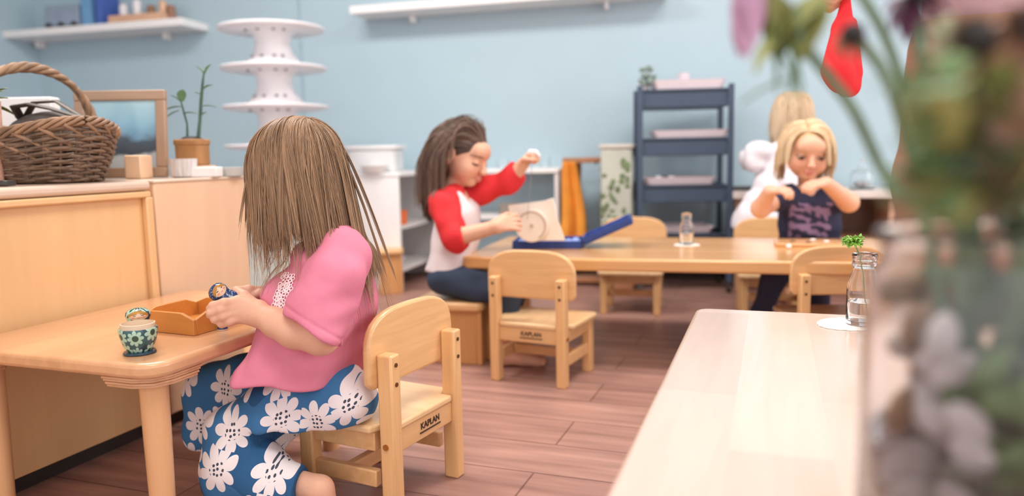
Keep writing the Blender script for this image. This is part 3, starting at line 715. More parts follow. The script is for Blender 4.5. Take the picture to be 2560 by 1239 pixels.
t = thing('potted_plant', 'leafy plant with two tall stems in a terracotta pot', 'plant', (q.x, q.y, zp))
m_tc = pmat('terracotta', (172, 122, 76), .7, .15, 18); m_gl = pmat('plant_green', (92, 128, 86), .5, .25, 20); m_gd = pmat('plant_dark_green', (72, 98, 84), .5, .25, 20)
obj('pot', M().prism(rpoly(-.04, -.04, .04, .04, .018), 0, .068).prism(rpoly(-.043, -.043, .043, .043, .02), .058, .076), m_tc, t, bevel=.004)
obj('soil', M().lathe([(.032, .0765), (.02, .084), (0, .085)], 14), m_dark, t)
def leaf(m, base, d, L, w, n=7, droop=.3):
    base = Vector(base); d = Vector(d).normalized(); side = d.cross(Vector((0, 0, 1)));
    if side.length < .1: side = d.cross(Vector((0, 1, 0)))
    side.normalize(); up = side.cross(d); v = []; f = []
    for i in range(n + 1):
        tt = i / n; c = base + d * L * tt - Vector((0, 0, droop * L * tt * tt)); ww = w * math.sin(PI * min(1, tt * .93 + .07)) ** .8
        v += [c - side * ww + up * ww * .3, c - up * .0008, c + side * ww + up * ww * .3, c + up * .0012]
    for i in range(n):
        a = i * 4; b = a + 4
        f += [(a, a + 1, b + 1, b), (a + 1, a + 2, b + 2, b + 1), (a + 2, a + 3, b + 3, b + 2), (a + 3, a, b, b + 3)]
    m.add(v, f)
st1 = [(-.012, 0, .08), (-.01, 0, .12), (-.018, 0, .16), (-.022, -.005, .19)]; st2 = [(.02, 0, .08), (.028, 0, .13), (.036, 0, .19), (.044, 0, .24), (.05, 0, .27)]
obj('stem', M().tube(st1, [.004, .003, .003, .002], 8), m_gd, t, smooth=True); obj('stem', M().tube(st2, [.006, .005, .005, .004, .002], 8), m_gd, t, smooth=True)
lf = M()
for b_, d_, L_, w_ in (((-.02, 0, .18), (-.4, -.1, .5), .05, .008), ((-.02, 0, .185), (.1, -.1, 1), .05, .014), ((-.018, 0, .17), (-1, 0, .1), .06, .008), ((-.02, 0, .15), (.7, 0, .2), .045, .008),
                       ((-.03, 0, .16), (-1, -.2, -.3), .045, .007), ((.05, 0, .26), (-.6, 0, 1), .045, .009), ((.05, 0, .26), (.5, 0, 1), .05, .009), ((.045, 0, .22), (.8, 0, .6), .035, .008), ((.04, 0, .2), (-.7, 0, .6), .03, .007), ((.036, 0, .17), (.9, 0, .2), .045, .006), ((.03, 0, .14), (.6, 0, .7), .03, .007)):
    leaf(lf, b_, d_, L_, w_)
obj('leaves', lf, m_gl, t, smooth=True)
q = P(460, 430, 2.12); g = obj('striped_cup', M().lathe([(.026, 0), (.032, .004), (.037, .052), (.034, .052), (.029, .006), (0, .006)], 28), pmat('grey_striped_ceramic', (206, 200, 200), .4, .25, 4, stretch=(30, 30, 1)), smooth=True, loc=(q.x, q.y, zk)); tag(g, 'small grey striped cup in front of the terracotta pot', 'cup')
q = P(513, 430, 2.13); g = obj('white_box', M().box(0, 0, .014, .082, .05, .028), m_white, bevel=.003, loc=(q.x, q.y, zk)); tag(g, 'small white box right of the striped cup', 'box')
q = P(578, 430, 2.2); g = obj('glass_dish', M().lathe([(.03, 0), (.045, .025), (.043, .025), (.028, .003), (0, .003)], 28), pmat('frosted_glass_dish', (208, 220, 222), .2, .05), smooth=True, loc=(q.x, q.y, zk)); tag(g, 'small frosted glass dish at the right end of the pale cabinet', 'dish')
q = P(66, 430, 2.20); t = thing('white_binder', 'white box file standing behind the wicker basket', 'box', (q.x, q.y, zk), .05)
obj('cover', M().box(0, 0, .117, .2, .05, .234), m_white, t, bevel=.004); obj('spine_label', M().box(-.03, -.0255, .08, .05, .001, .03), m_ptr, t)
# basket
bq = P(98, 446, 1.93); bx = math.radians(-38)
t = thing('wicker_basket', 'brown wicker basket with tall twisted handle on the left cabinet', 'basket', (bq.x, bq.y, zk), bx)
def wick(name, cols):
    return pmat(name, cols, .55, .35, 25, .4)
m_w1 = wick('wicker', (112, 88, 70)); m_w2 = wick('wicker_pale', (146, 114, 88))
HL, HS = .285, .150
def ring(z, k, amp, n=110, ph=0, sc=1):
    out = []
    for i in range(n):
        a = 2 * PI * i / n; g_ = 1 - .22 * (1 - z / .12) ** 1.5; e = sc * (g_ + amp * math.sin(a * k + ph))
        dip = .018 * math.cos(2 * a) * (z / .12)
        out.append((HL * e * math.cos(a), HS * e * math.sin(a), z + dip + .002 * math.sin(a * 7 + ph)))
    return out
m_ = M()
for r_ in range(17): m_.tube(ring(.006 + r_ * .0067, 15, .014, ph=(r_ % 2) * PI + r_ * .03), .0042 + .0006 * math.sin(r_ * 2.1), 6, closed=True)
obj('woven_body', m_, m_w1, t, smooth='all')
m_ = M()
for i in range(30):
    a = 2 * PI * (i + .5) / 30; m_.tube([((1 - .22 * (1 - z / .12) ** 1.5) * HL * math.cos(a), (1 - .22 * (1 - z / .12) ** 1.5) * HS * math.sin(a), z + .018 * math.cos(2 * a) * z / .12) for z in (.002, .04, .08, .118)], .0035, 6)
obj('uprights', m_, m_w1, t, smooth='all')
m_ = M()
for k in range(5):
    pts = []
    for i in range(200):
        a = 2 * PI * i / 200; b_ = a * 9 + k * 2 * PI / 5; rr = .009
        pts.append(((HL + rr * math.cos(b_)) * math.cos(a), (HS + rr * math.cos(b_)) * math.sin(a), .123 + .018 * math.cos(2 * a) + rr * math.sin(b_)))
    m_.tube(pts, .0045, 6, closed=True)
obj('braided_rim', m_, m_w2, t, smooth='all')
m_ = M()
for k in range(22):   # loose willow ends slanting over the front and sides
    a0 = 2 * PI * k / 22; pts = [((1.03 - .03 * j) * HL * math.cos(a0 + j * .13), (1.03 - .03 * j) * HS * math.sin(a0 + j * .13), .118 + .018 * math.cos(2 * a0) - j * .013) for j in range(5)]
    m_.tube(pts, [.005, .005, .0045, .004, .003], 6)
obj('willow_ends', m_, m_w2, t, smooth='all')
m_ = M(); nh = 90
for k in range(4):
    pts = []
    for i in range(nh):
        tt = i / (nh - 1); a = PI * tt; b_ = tt * 26 + k * PI / 2; rr = .008
        y = -HS * .98 * math.cos(a); z = .1 + .185 * math.sin(a) ** .8
        pts.append((rr * math.cos(b_), y + rr * math.sin(b_) * abs(math.cos(a)) * 0 + rr * math.sin(b_) * math.cos(a), z + rr * math.sin(b_) * math.sin(a)))
    m_.tube(pts, .0068, 7)
obj('handle', m_, m_w2, t, smooth='all')
obj('base', M().prism([(HL * .77 * math.cos(2 * PI * i / 32), HS * .77 * math.sin(2 * PI * i / 32)) for i in range(32)], .001, .008), m_w1, t)
c_, s_ = math.cos(bx), math.sin(bx)
m_bag = pmat('dark_leather', (84, 74, 68), .5, .2, 20, .3)
t = thing('leather_bag', 'dark leather bag lying inside the wicker basket', 'bag', (bq.x + .06, bq.y - .02, zk + .045), bx + .25)
obj('bag_body', M().ball((0, 0, .06), (.15, .085, .07), 24, 14), m_bag, t, smooth=True)
obj('strap', M().tube([(-.09, -.02, .115), (-.05, -.06, .14), (.02, -.07, .142), (.08, -.06, .13), (.12, -.02, .11)], .011, 8, flat=.4), m_bag, t, smooth=True)
obj('strap', M().tube([(-.12, .0, .1), (-.02, -.03, .15), (.06, -.03, .15), (.13, .0, .1)], .009, 8, flat=.4), m_bag, t, smooth=True)
q = P(-38, 420, 1.75); t = thing('potted_herb', 'green leaves in a pink scalloped pot cut by the left frame edge', 'plant', (q.x, q.y, zk))
obj('pot', M().lathe([(.03, 0), (.036, .01), (.041, .1), (.044, .19), (.04, .19), (.033, .01), (0, .01)], 30), pmat('pink_lace_pot', (226, 178, 160), .6, .2, 90), t, smooth=True)
lf = M()
for i in range(16):
    a = i * 2.4; leaf(lf, (0, 0, .18), (math.cos(a), math.sin(a), .6 + .5 * math.sin(i)), .09 if i % 3 else .075, .013)
obj('leaves', lf, pmat('fresh_green', (130, 150, 80), .5, .2, 20), t, smooth=True)
g = obj('dark_pen_case', M().prism(rpoly(-.05, -.02, .05, .02, .008), 0, .012), m_dark, bevel=.003, loc=tuple(P(-30, 446, 1.62).xy) + (zk,)); tag(g, 'flat dark case at the front left edge of the far-left cabinet', 'case')
# ================================================================ THINGS ON TABLE 1
m_tealflower = daisy('painted_daisies_on_teal', (34, 62, 76), (52, 92, 100), (172, 206, 186), (60, 84, 70), 32, R=.5, lobes=4, rough=.18, rand=.3, dots=False)
m_teal = pmat('lacquer_teal', (40, 66, 84), .2, .2, 40); m_navy = pmat('lacquer_navy', (44, 66, 104), .2, .15, 60)
def lathe_uv(o, R_):
    co = np.array([v.co[:] for v in o.data.vertices]); a = np.arctan2(co[:, 1], co[:, 0]); setattr_vec(o, 'pat', np.stack([a * R_, co[:, 2], co[:, 2] * 0], 1))
q = on1(350, 882); t = thing('open_nesting_doll', 'open teal nesting doll bottom half with painted flowers', 'doll', (q.x, q.y, .3655), .6)
R0 = .0315
g = obj('painted_shell', M().lathe([(.017, .002), (.024, .012), (.029, .024), (R0, .036), (R0 + .0005, .045), (R0, .046), (.0285, .046)], 64, close=False), m_tealflower, t, smooth='all'); lathe_uv(g, R0)
obj('bare_rim', M().lathe([(.0285, .0455), (.0285, .054), (.0268, .0545), (.0265, .03), (.018, .012), (0, .011)], 48, close=False), pmat('bare_limewood', (226, 202, 176), .6), t, smooth=True)
obj('foot', M().lathe([(.026, 0), (.0275, .0015), (.026, .004), (.017, .0055), (0, .0055)], 48), m_teal, t, smooth=True)
def doll(name, label, loc, Rm, s, mhead, mface, parent_rot=None, zs=1.0):
    t = thing(name, label, 'doll', loc); t.rotation_mode = 'QUATERNION'
    if parent_rot is not None: t.rotation_quaternion = parent_rot.to_quaternion()
    prof = [(0.0, 0), (.62, 0), (.7, .06), (.9, .6), (1, 1.2), (.97, 1.7), (.8, 2.1), (.66, 2.3), (.7, 2.5), (.77, 2.8), (.72, 3.15), (.5, 3.42), (.25, 3.52), (0, 3.55)]
    g = obj('doll_body', M().lathe([(r * s, z * s * zs) for r, z in prof], 72, close=False), mhead, t, smooth='all'); lathe_uv(g, s * .9)
    # painted face: a slightly raised patch on the head, vertex coloured
    k = 40; v = []; f = []; cols = []
    for i in range(k + 1):
        for j in range(k + 1):
            a = (i / k - .5) * 1.75; z = 2.45 + j / k * .9
            rr = np.interp(z, [p[1] for p in prof[8:]], [p[0] for p in prof[8:]]) * 1.018
            v.append((rr * math.cos(a) * s, rr * math.sin(a) * s, z * s * zs))
            u, w_ = (i / k - .5) * 2, (j / k - .5) * 2
            c = (.78, .55, .38)
            for sx in (-1, 1):
                if ((u - sx * .36) / .16) ** 2 + ((w_ - .05) / .1) ** 2 < 1: c = (.04, .025, .02)
                if ((u - sx * .36) / .22) ** 2 + ((w_ - .3) / .045) ** 2 < 1: c = (.12, .06, .03)
                if ((u - sx * .5) / .17) ** 2 + ((w_ + .32) / .15) ** 2 < 1: c = (.75, .3, .22)
            if (u / .14) ** 2 + ((w_ + .48) / .06) ** 2 < 1: c = (.6, .06, .05)
            if w_ > .55 - abs(u) * .9 + .0: c = (.45, .22, .05)
            cols.append(c)
    idx = {}
    for i in range(k):
        for j in range(k):
            u, w_ = ((i + .5) / k - .5) * 2, ((j + .5) / k - .5) * 2
            if u * u + w_ * w_ < 1: f.append((i * (k + 1) + j, (i + 1) * (k + 1) + j, (i + 1) * (k + 1) + j + 1, i * (k + 1) + j + 1))
    g = obj('painted_face', (v, f), m_dollskin, t, smooth='all'); setcol(g, cols)
    return t
m_dollskin = vcol('painted_doll_face', .2)
q = on1(343, 862); doll('nesting_doll', 'teal flowered nesting doll with painted face behind the open bottom half', (q.x - .002, q.y + .016, .3655), None, .0285, m_tealflower, None, Matrix.Rotation(math.radians(-62), 3, 'Z'), .66)
q = on1(557, 824); t = thing('tiny_nesting_doll', 'tiny navy cone of a nesting doll standing on the table edge under the hand', 'doll', (q.x, q.y, .3655))
obj('painted_cone', M().lathe([(.0105, .002), (.0095, .006), (.007, .016), (.0055, .019), (0, .02)], 32), m_navy, t, smooth=True); obj('foot', M().lathe([(.0108, 0), (.0108, .002), (0, .002)], 32), pmat('bare_foot_wood', (222, 190, 165), .5), t, smooth=True)
# notched tray
q = on1(486, 840); e1 = (on1(372, 828) - q); e2 = (on1(548, 803) - q)
rzt = math.atan2(e1.y, e1.x)
t = thing('wooden_tray', 'honey-coloured open wooden tray with notched sides on the left table', 'tray', (q.x, q.y, .3655), rzt)
LX, LY, HT = .15, .155, .042
def side(L_, h): return [(0, 0), (L_, 0), (L_, h * .72), (L_ * .78, h), (L_ * .22, h), (0, h * .72)]
for y in (0, 1): obj('tray_side', M().prism(side(LX, HT), -y * (LY - .008) - .008, -y * (LY - .008), 'y'), m_tray, t, bevel=.0012)
for x in (0, 1):
    obj('tray_end', M().prism([(-LY + .008 + a, b) for a, b in side(LY - .016, HT)], x * (LX - .008), x * (LX - .008) + .008, 'x'), m_tray, t, bevel=.0012)
obj('tray_base', M().box(LX / 2, -LY / 2, .003, LX - .017, LY - .017, .005), m_tray, t)
# ================================================================ THINGS ON TABLE 2
zt2 = .3655
def on2(px, py): return G(px, py, .365)
q = on2(1283, 622); q2 = on2(1445, 622); crz2 = math.atan2(q2.y - q.y, q2.x - q.x)
m_case = pmat('navy_case', (34, 62, 132), .5, .15, 60); m_lin = pmat('periwinkle_lining', (150, 170, 228), .7, .1, 30)
t = thing('hinged_case', 'dark blue hinged case lying open on the long table', 'case', (q.x, q.y, zt2), crz2)
Lb = (q2 - q).length + .01; Db = .16
m_ = M().box(Lb / 2, Db / 2, .003, Lb, Db, .006)
for y in (0, Db): m_.box(Lb / 2, y, .014, Lb, .006, .028)
for x in (0, Lb): m_.box(x, Db / 2, .014, .006, Db, .028)
obj('case_base', m_, m_case, t, bevel=.0015)
bl = M()
for i in range(9): bl.ball((Lb * (.1 + .1 * i), Db * (.3 + .3 * math.sin(i * 2.2) ** 2), .018), (.017, .03, .013), 10, 7)
obj('lining', bl, m_lin, t, smooth=True)
aL = math.radians(24); RL = Matrix.Rotation(-aL, 3, 'Y')
m_ = M().box(.093, 0, -.010, .186, Db, .006)
for y in (-Db / 2, Db / 2): m_.box(.093, y, .003, .186, .006, .022)
for x in (.003, .183): m_.box(x, 0, .003, .006, Db, .022)
m_.v = [tuple(RL @ Vector(x) + Vector((Lb + .008, Db / 2, .024))) for x in m_.v]
ld = obj('case_lid', m_, m_case, t, bevel=.0015)
m_ = M().box(.093, 0, -.004, .172, Db - .014, .004); m_.v = [tuple(RL @ Vector(x) + Vector((Lb + .008, Db / 2, .024))) for x in m_.v]
obj('lid_lining', m_, m_lin, ld)
m_lm = pmat('cream_plastic', (236, 226, 212), .4, .03); m_lg = pmat('beige_ring', (190, 170, 152), .5, .05)
dq = P(1330, 563, 2.66)
t = thing('string_winder', 'cream round winding disc on a cream plate standing in the blue case', 'toy', (dq.x, dq.y, zt2 + .012), crz2)
zc_ = dq.z - zt2 - .012
obj('disc', M().tube([(0, -.012, zc_), (0, .004, zc_)], .058, 40), m_lm, t, smooth=True, bevel=.002)
obj('disc_ring', M().tube([(.049 * math.cos(a), -.0125, zc_ + .049 * math.sin(a)) for a in [math.radians(-60 + i * 6) for i in range(35)]], .0035, 6), m_lg, t, smooth=True)
obj('plate', M().prism([(-.08, zc_ + .035), (-.085, zc_ + .07), (.045, zc_ + .085), (.075, zc_ + .095), (.09, zc_ + .02), (.115, zc_ - .055), (-.02, zc_ - .055)], .008, .018, 'y'), m_lm, t, bevel=.002)
obj('hub', M().tube([(0, -.016, zc_), (0, -.011, zc_)], .006, 14), m_lg, t, smooth=True)
# small bottle on coaster + lidless milk bottle maker
def bottle(label, loc, s, water, sprig, doily_r, coaster_label, grp=None):
    t = thing('milk_bottle', label, 'bottle', loc)
    # outer and inner walls, metres (scale 1 = 0.136 m tall)
    pr = [(.0, .0), (.027, .0), (.0295, .003), (.030, .01), (.030, .068), (.0285, .080), (.0225, .096), (.0195, .106), (.0195, .112), (.0225, .114), (.0225, .118), (.0205, .120), (.0205, .1225), (.0225, .1245), (.0225, .133), (.0205, .136), (.0185, .134), (.0178, .11), (.0205, .096), (.0265, .079), (.028, .067), (.028, .011), (.026, .007), (0, .006)]
    obj('glass', M().lathe([(r * s, z * s) for r, z in pr], 56, close=False), m_glass, t, smooth='all')
    obj('water', M().lathe([(0, .0063), (.0258, .0073), (.0277, .0112), (.0277, water), (.0268, water - .001), (0, water - .001)] if s == 1 else [(0, .0063 * s), (.0258 * s, .0073 * s), (.0277 * s, .0112 * s), (.0277 * s, water * s), (0, water * s)], 48, close=False), m_water, t, smooth=True)
    return t
q = G(2156, 812, .365); zb_ = .3675
t = bottle('clear glass milk bottle with water standing on the crocheted doily', (q.x, q.y, zb_), 1, .044, True, .07, '')
g = thing('green_sprig', 'bright green ruffled sprig standing in the milk bottle', 'plant', (q.x, q.y, zb_ + .008))
top = P(2137, 610, 1.43) - Vector((q.x, q.y, zb_ + .008))
pts = [(.006, -.004, .001), (.002, 0, .05), (-.003, -.002, .09), tuple(Vector((-.011, -.002, .125))), tuple(top)]
obj('stem', M().tube(pts, [.0012, .0012, .0013, .0013, .0014], 8), pmat('sprig_stem', (120, 140, 90), .5), g, smooth=True)
m_ = M(); r2 = np.random.default_rng(5)
for i in range(17):
    a = 2 * PI * i / 17; tl0 = Vector(top)
    for k in range(2):
        dd = Vector((math.cos(a + k * .2), .8 * math.sin(a + k * .2), .55 - .5 * k + r2.uniform(-.3, .3)))
        L_ = r2.uniform(.013, .022); leaf(m_, tl0 + Vector((-.004, 0, .004)), dd, L_, .0045, 6, .1)
        e_ = tl0 + Vector((-.004, 0, .004)) + dd.normalized() * L_ * .8
        for h in range(3): leaf(m_, e_, dd + Vector(r2.normal(size=3)) * .9, .008, .0028, 4, .1)
obj('leaves', m_, pmat('bright_leaf', (128, 176, 70), .5, .25, 90), g, smooth=True)
# doily: ruffled disc with holes pattern in relief
def doily(label, q, z, R_, cat='doily', n=120, name='crocheted_doily'):
    v = []; f = []; k = 26
    for i in range(k + 1):
        for j in range(n):
            a = 2 * PI * j / n; tt = i / k; r_ = R_ * tt * (1 + .05 * math.cos(a * 3 + 1) * tt + .035 * abs(math.sin(a * 9)) * tt * tt)
            v.append((r_ * math.cos(a), r_ * math.sin(a), .0016 + .0006 * math.sin(tt * 40) * math.cos(a * 24)))
    m1 = len(v); v += [(x, y, .0001) for x, y, _ in v]
    for i in range(k):
        for j in range(n):
            a, b = i * n + j, i * n + (j + 1) % n; f.append((a, a + n, b + n, b)); f.append((a + m1, b + m1, b + n + m1, a + n + m1))
    for j in range(n): a, b = k * n + j, k * n + (j + 1) % n; f.append((a, a + m1, b + m1, b))
    o = obj(name, (v, f), m_doily, smooth='all', loc=(q.x, q.y, z)); return tag(o, label, cat)
m_doily = pmat('white_crochet', (238, 234, 228), .8, .12, 160, .6)
q5 = G(2132, 811, .365); g = doily('white crocheted doily with scalloped edge under the milk bottle', q5, .3652, .066)
g.scale = (1.02, .8, 1)
q = on2(1716, 612); g = doily('small white doily under the little bottle on the long table', q, .3652, .045)
t = bottle('small clear bottle on a white doily in the middle of the long table', (q.x, q.y, .3675), .84, .05, False, 0, '')
# board with pieces
q = on2(2018, 612); t = thing('work_board', 'tan wooden work board lying before the blond child in navy', 'board', (q.x, q.y, .3655), -.3)
obj('board', M().prism(rpoly(-.11, -.07, .11, .07, .015), 0, .012), wood('board_wood', (218, 166, 112), 'x'), t, bevel=.003)
for i, (x, y) in enumerate(((-.05, -.02), (.02, .02), (.06, -.03), (0, -.045))):
    a = Matrix.Rotation(-.3, 3, 'Z') @ Vector((x, y, 0)); g = obj('craft_piece', M().ball((0, 0, .004), (.011, .007, .004), 10, 6), (m_brn, m_white, m_white, m_brn)[i], smooth=True, loc=(q.x + a.x, q.y + a.y, .378))
    tag(g, ('brown craft piece at left on the tan board', 'white craft piece at the back of the tan board', 'white craft piece at the right of the tan board', 'brown craft piece at the front of the tan board')[i], 'craft piece', 'pieces on the work board')
q = on2(1972, 622); g = obj('white_token', M().ball((0, 0, .008), (.009, .009, .008), 14, 9), m_white, smooth=True, loc=(q.x, q.y, .3655)); tag(g, 'round white token left of the tan board', 'token')
# ================================================================ PEOPLE
m_skin = vcol('skin', .5, .12, bump=.05, bscale=120)
SKIN = np.array(lin((224, 174, 147))[:3])
def frame(fwd, up):      # columns: right, forward, up of a head
    f = nrm(fwd); u = np.asarray(up, float); u = nrm(u - f * (u @ f)); r = np.cross(f, u); return np.stack([r, f, u], 1)
def head_sdf(c, R, s, mouth=0):
    """child's head; local axes x right, y forward, z up; s = 1 gives 0.19 m from chin to crown"""
    c = np.asarray(c, float)
    def L(x, y, z): return c + R @ (np.array([x, y, z]) * s)
    E = lambda p, r, k=None: ell(L(*p), np.array(r) * s, R)
    base = union([E((0, -.012, .022), (.071, .086, .074)), E((0, .03, -.022), (.058, .05, .062)), E((-.03, .05, -.03), (.027, .026, .027)), E((.03, .05, -.03), (.027, .026, .027)),
                  E((0, .06, -.066), (.02, .02, .016)), E((0, .068, .03), (.045, .02, .03))], .018 * s)
    nose = union([cap(L(0, .083, .0), L(0, .096, -.022), .006 * s, .0085 * s), E((0, .095, -.026), (.0125, .01, .008))], .006 * s)
    lips = union([E((0, .087, -.046), (.017, .007, .0045)), E((0, .085, -.054), (.013, .0075, .005))], .003 * s)
    eyes_cut = [E((-.031, .092, -.001), (.016, .014, .010)), E((.031, .092, -.001), (.016, .014, .010))]
    balls = [E((-.030, .068, -.002), (.0135, .0135, .012)), E((.030, .068, -.002), (.0135, .0135, .012))]
    ears = [smE for smE in (E((-.073, -.004, -.008), (.009, .02, .028)), E((.073, -.004, -.008), (.009, .02, .028)))]
    earcut = [E((-.083, .002, -.004), (.008, .011, .017)), E((.083, .002, -.004), (.008, .011, .017))]
    def f(p):
        d = smin(base(p), nose(p), .01 * s)
        for e in eyes_cut: d = smax(d, -e(p), .012 * s)
        for b_ in balls: d = smin(d, b_(p), .003 * s)
        d = smin(d, lips(p), .006 * s)
        for e in ears: d = smin(d, e(p), .006 * s)
        for e in earcut: d = smax(d, -e(p), .005 * s)
        return d
    return f
def head_color(v, c, R, s, hair, eye=(.05, .03, .02), closed=0.0, brow=None, cols=None):
    q = ((v - np.asarray(c)) @ R) / s; x, y, z = q[:, 0], q[:, 1], q[:, 2]; ax = np.abs(x)
    if cols is None: cols = np.tile(SKIN, (len(v), 1))
    def mix(mask, col, a=1.0):
        m = np.clip(mask, 0, 1)[:, None] * a; cols[:] = cols * (1 - m) + np.array(col) * m
    near = (np.linalg.norm(q, axis=1) < .16)
    fr = near & (y > .03)
    mix(fr * np.exp(-(((ax - .038) / .016) ** 2 + ((z + .03) / .014) ** 2)), (.80, .33, .24), .45)
    mix(fr * np.exp(-((x / .012) ** 2 + ((z + .026) / .01) ** 2)), (.80, .38, .28), .3)
    mix(fr * ((x / .019) ** 2 + ((z + .0495) / .0085) ** 2 < 1), (.62, .2, .18), .75)
    if closed < .5:
        mix(fr * (((ax - .031) / .0145) ** 2 + ((z + .003) / .0058) ** 2 < 1), (.32, .24, .20))
        mix(fr * (((ax - .031) / .0082) ** 2 + ((z + .0035) / .0068) ** 2 < 1), eye)
        mix(fr * (np.abs(((ax - .031) / .0155) ** 2 + ((z + .002) / .0088) ** 2 - 1) < .22) * (z > -.002), (.1, .05, .03), .9)
    else:
        mix(fr * (((ax - .031) / .016) ** 2 + ((z + .007 + 3 * (ax - .031) ** 2 * 0) / .0028) ** 2 < 1), (.07, .035, .025))
    mix(fr * (((ax - .032) / .018) ** 2 + ((z - .019 + 8 * (ax - .03) ** 2) / .0032) ** 2 < 1), brow if brow is not None else np.array(hair) * .8, .7)
    return cols
def hand_caps(wrist, direction, palm_n, size=1.0, curl=.4, spread=.12, left=True, thumb=.6):
    """palm plus four unequal bent fingers and a thumb that leaves the side of the palm"""
    d = nrm(direction); n = np.asarray(palm_n, float); n = nrm(n - d * (n @ d)); sd = np.cross(n, d) * (1 if left else -1)   # sd points to the thumb side
    w0 = np.asarray(wrist, float); s = size; out = []
    k = [w0 + d * .05 * s + sd * o * s for o in (.0185, .0065, -.0058, -.0175)]
    for i, q in enumerate(k): out.append(cap(w0 + d * .008 * s + sd * (.012, .004, -.004, -.011)[i] * s, q, .0105 * s, .0085 * s))
    L = (.045, .050, .046, .036)
    for i, q in enumerate(k):
        a = curl * .75; dirv = nrm(d * math.cos(a) + n * math.sin(a) + sd * spread * (1.5 - i)); p0 = q; r = (.0068, .007, .0066, .006)[i] * s
        for j, fr in enumerate((.44, .31, .25)):
            p1 = p0 + dirv * L[i] * fr * s; out.append(cap(p0, p1, r, r * .93)); r *= .93; p0 = p1; a += curl * (1.1, .8, .5)[j]
            dirv = nrm(d * math.cos(a) + n * math.sin(a) + sd * spread * (1.5 - i) * .6)
    t0 = w0 + d * .014 * s + sd * .014 * s; t1 = w0 + d * .034 * s + sd * .030 * s + n * .006 * s
    t2 = t1 + nrm(d * .8 + sd * .35 + n * thumb) * .021 * s; t3 = t2 + nrm(d * .95 + n * thumb * 1.2) * .018 * s
    out += [cap(t0, t1, .0115 * s, .0088 * s), cap(t1, t2, .008 * s, .0072 * s), cap(t2, t3, .0072 * s, .0062 * s)]
    return out
def body_obj(root, name, parts, colfn=None):
    v, f = joinm(parts); o = obj(name, (v, f), m_skin, root, smooth='all', world=True)
    cols = np.tile(SKIN, (len(v), 1)) if colfn is None else colfn(v); setcol(o, cols); return o
def cloth(root, name, f, lo, hi, res, mat, pat=None, colfn=None):
    v, fa = sdf_mesh(f, lo, hi, res); o = obj(name, (v, fa), mat, root, smooth='all', world=True)
    if pat is not None: setattr_vec(o, 'pat', pat(v))
    if colfn is not None: setcol(o, colfn(v))
    return o
def hair_mat(name, dark, light, rough=.38):
    m, nt, lk, b = newmat(name)
    a = N(nt, 'ShaderNodeAttribute'); a.attribute_name = 'Col'
    sp = N(nt, 'ShaderNodeSeparateColor'); lk.new(a.outputs[0], sp.inputs[0])
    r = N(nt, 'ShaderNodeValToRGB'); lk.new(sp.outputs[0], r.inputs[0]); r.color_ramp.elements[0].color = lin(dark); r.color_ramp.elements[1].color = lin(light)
    lk.new(r.outputs[0], b.inputs['Base Color']); b.inputs['Roughness'].default_value = rough; b.inputs['Specular IOR Level'].default_value = .45
    return m
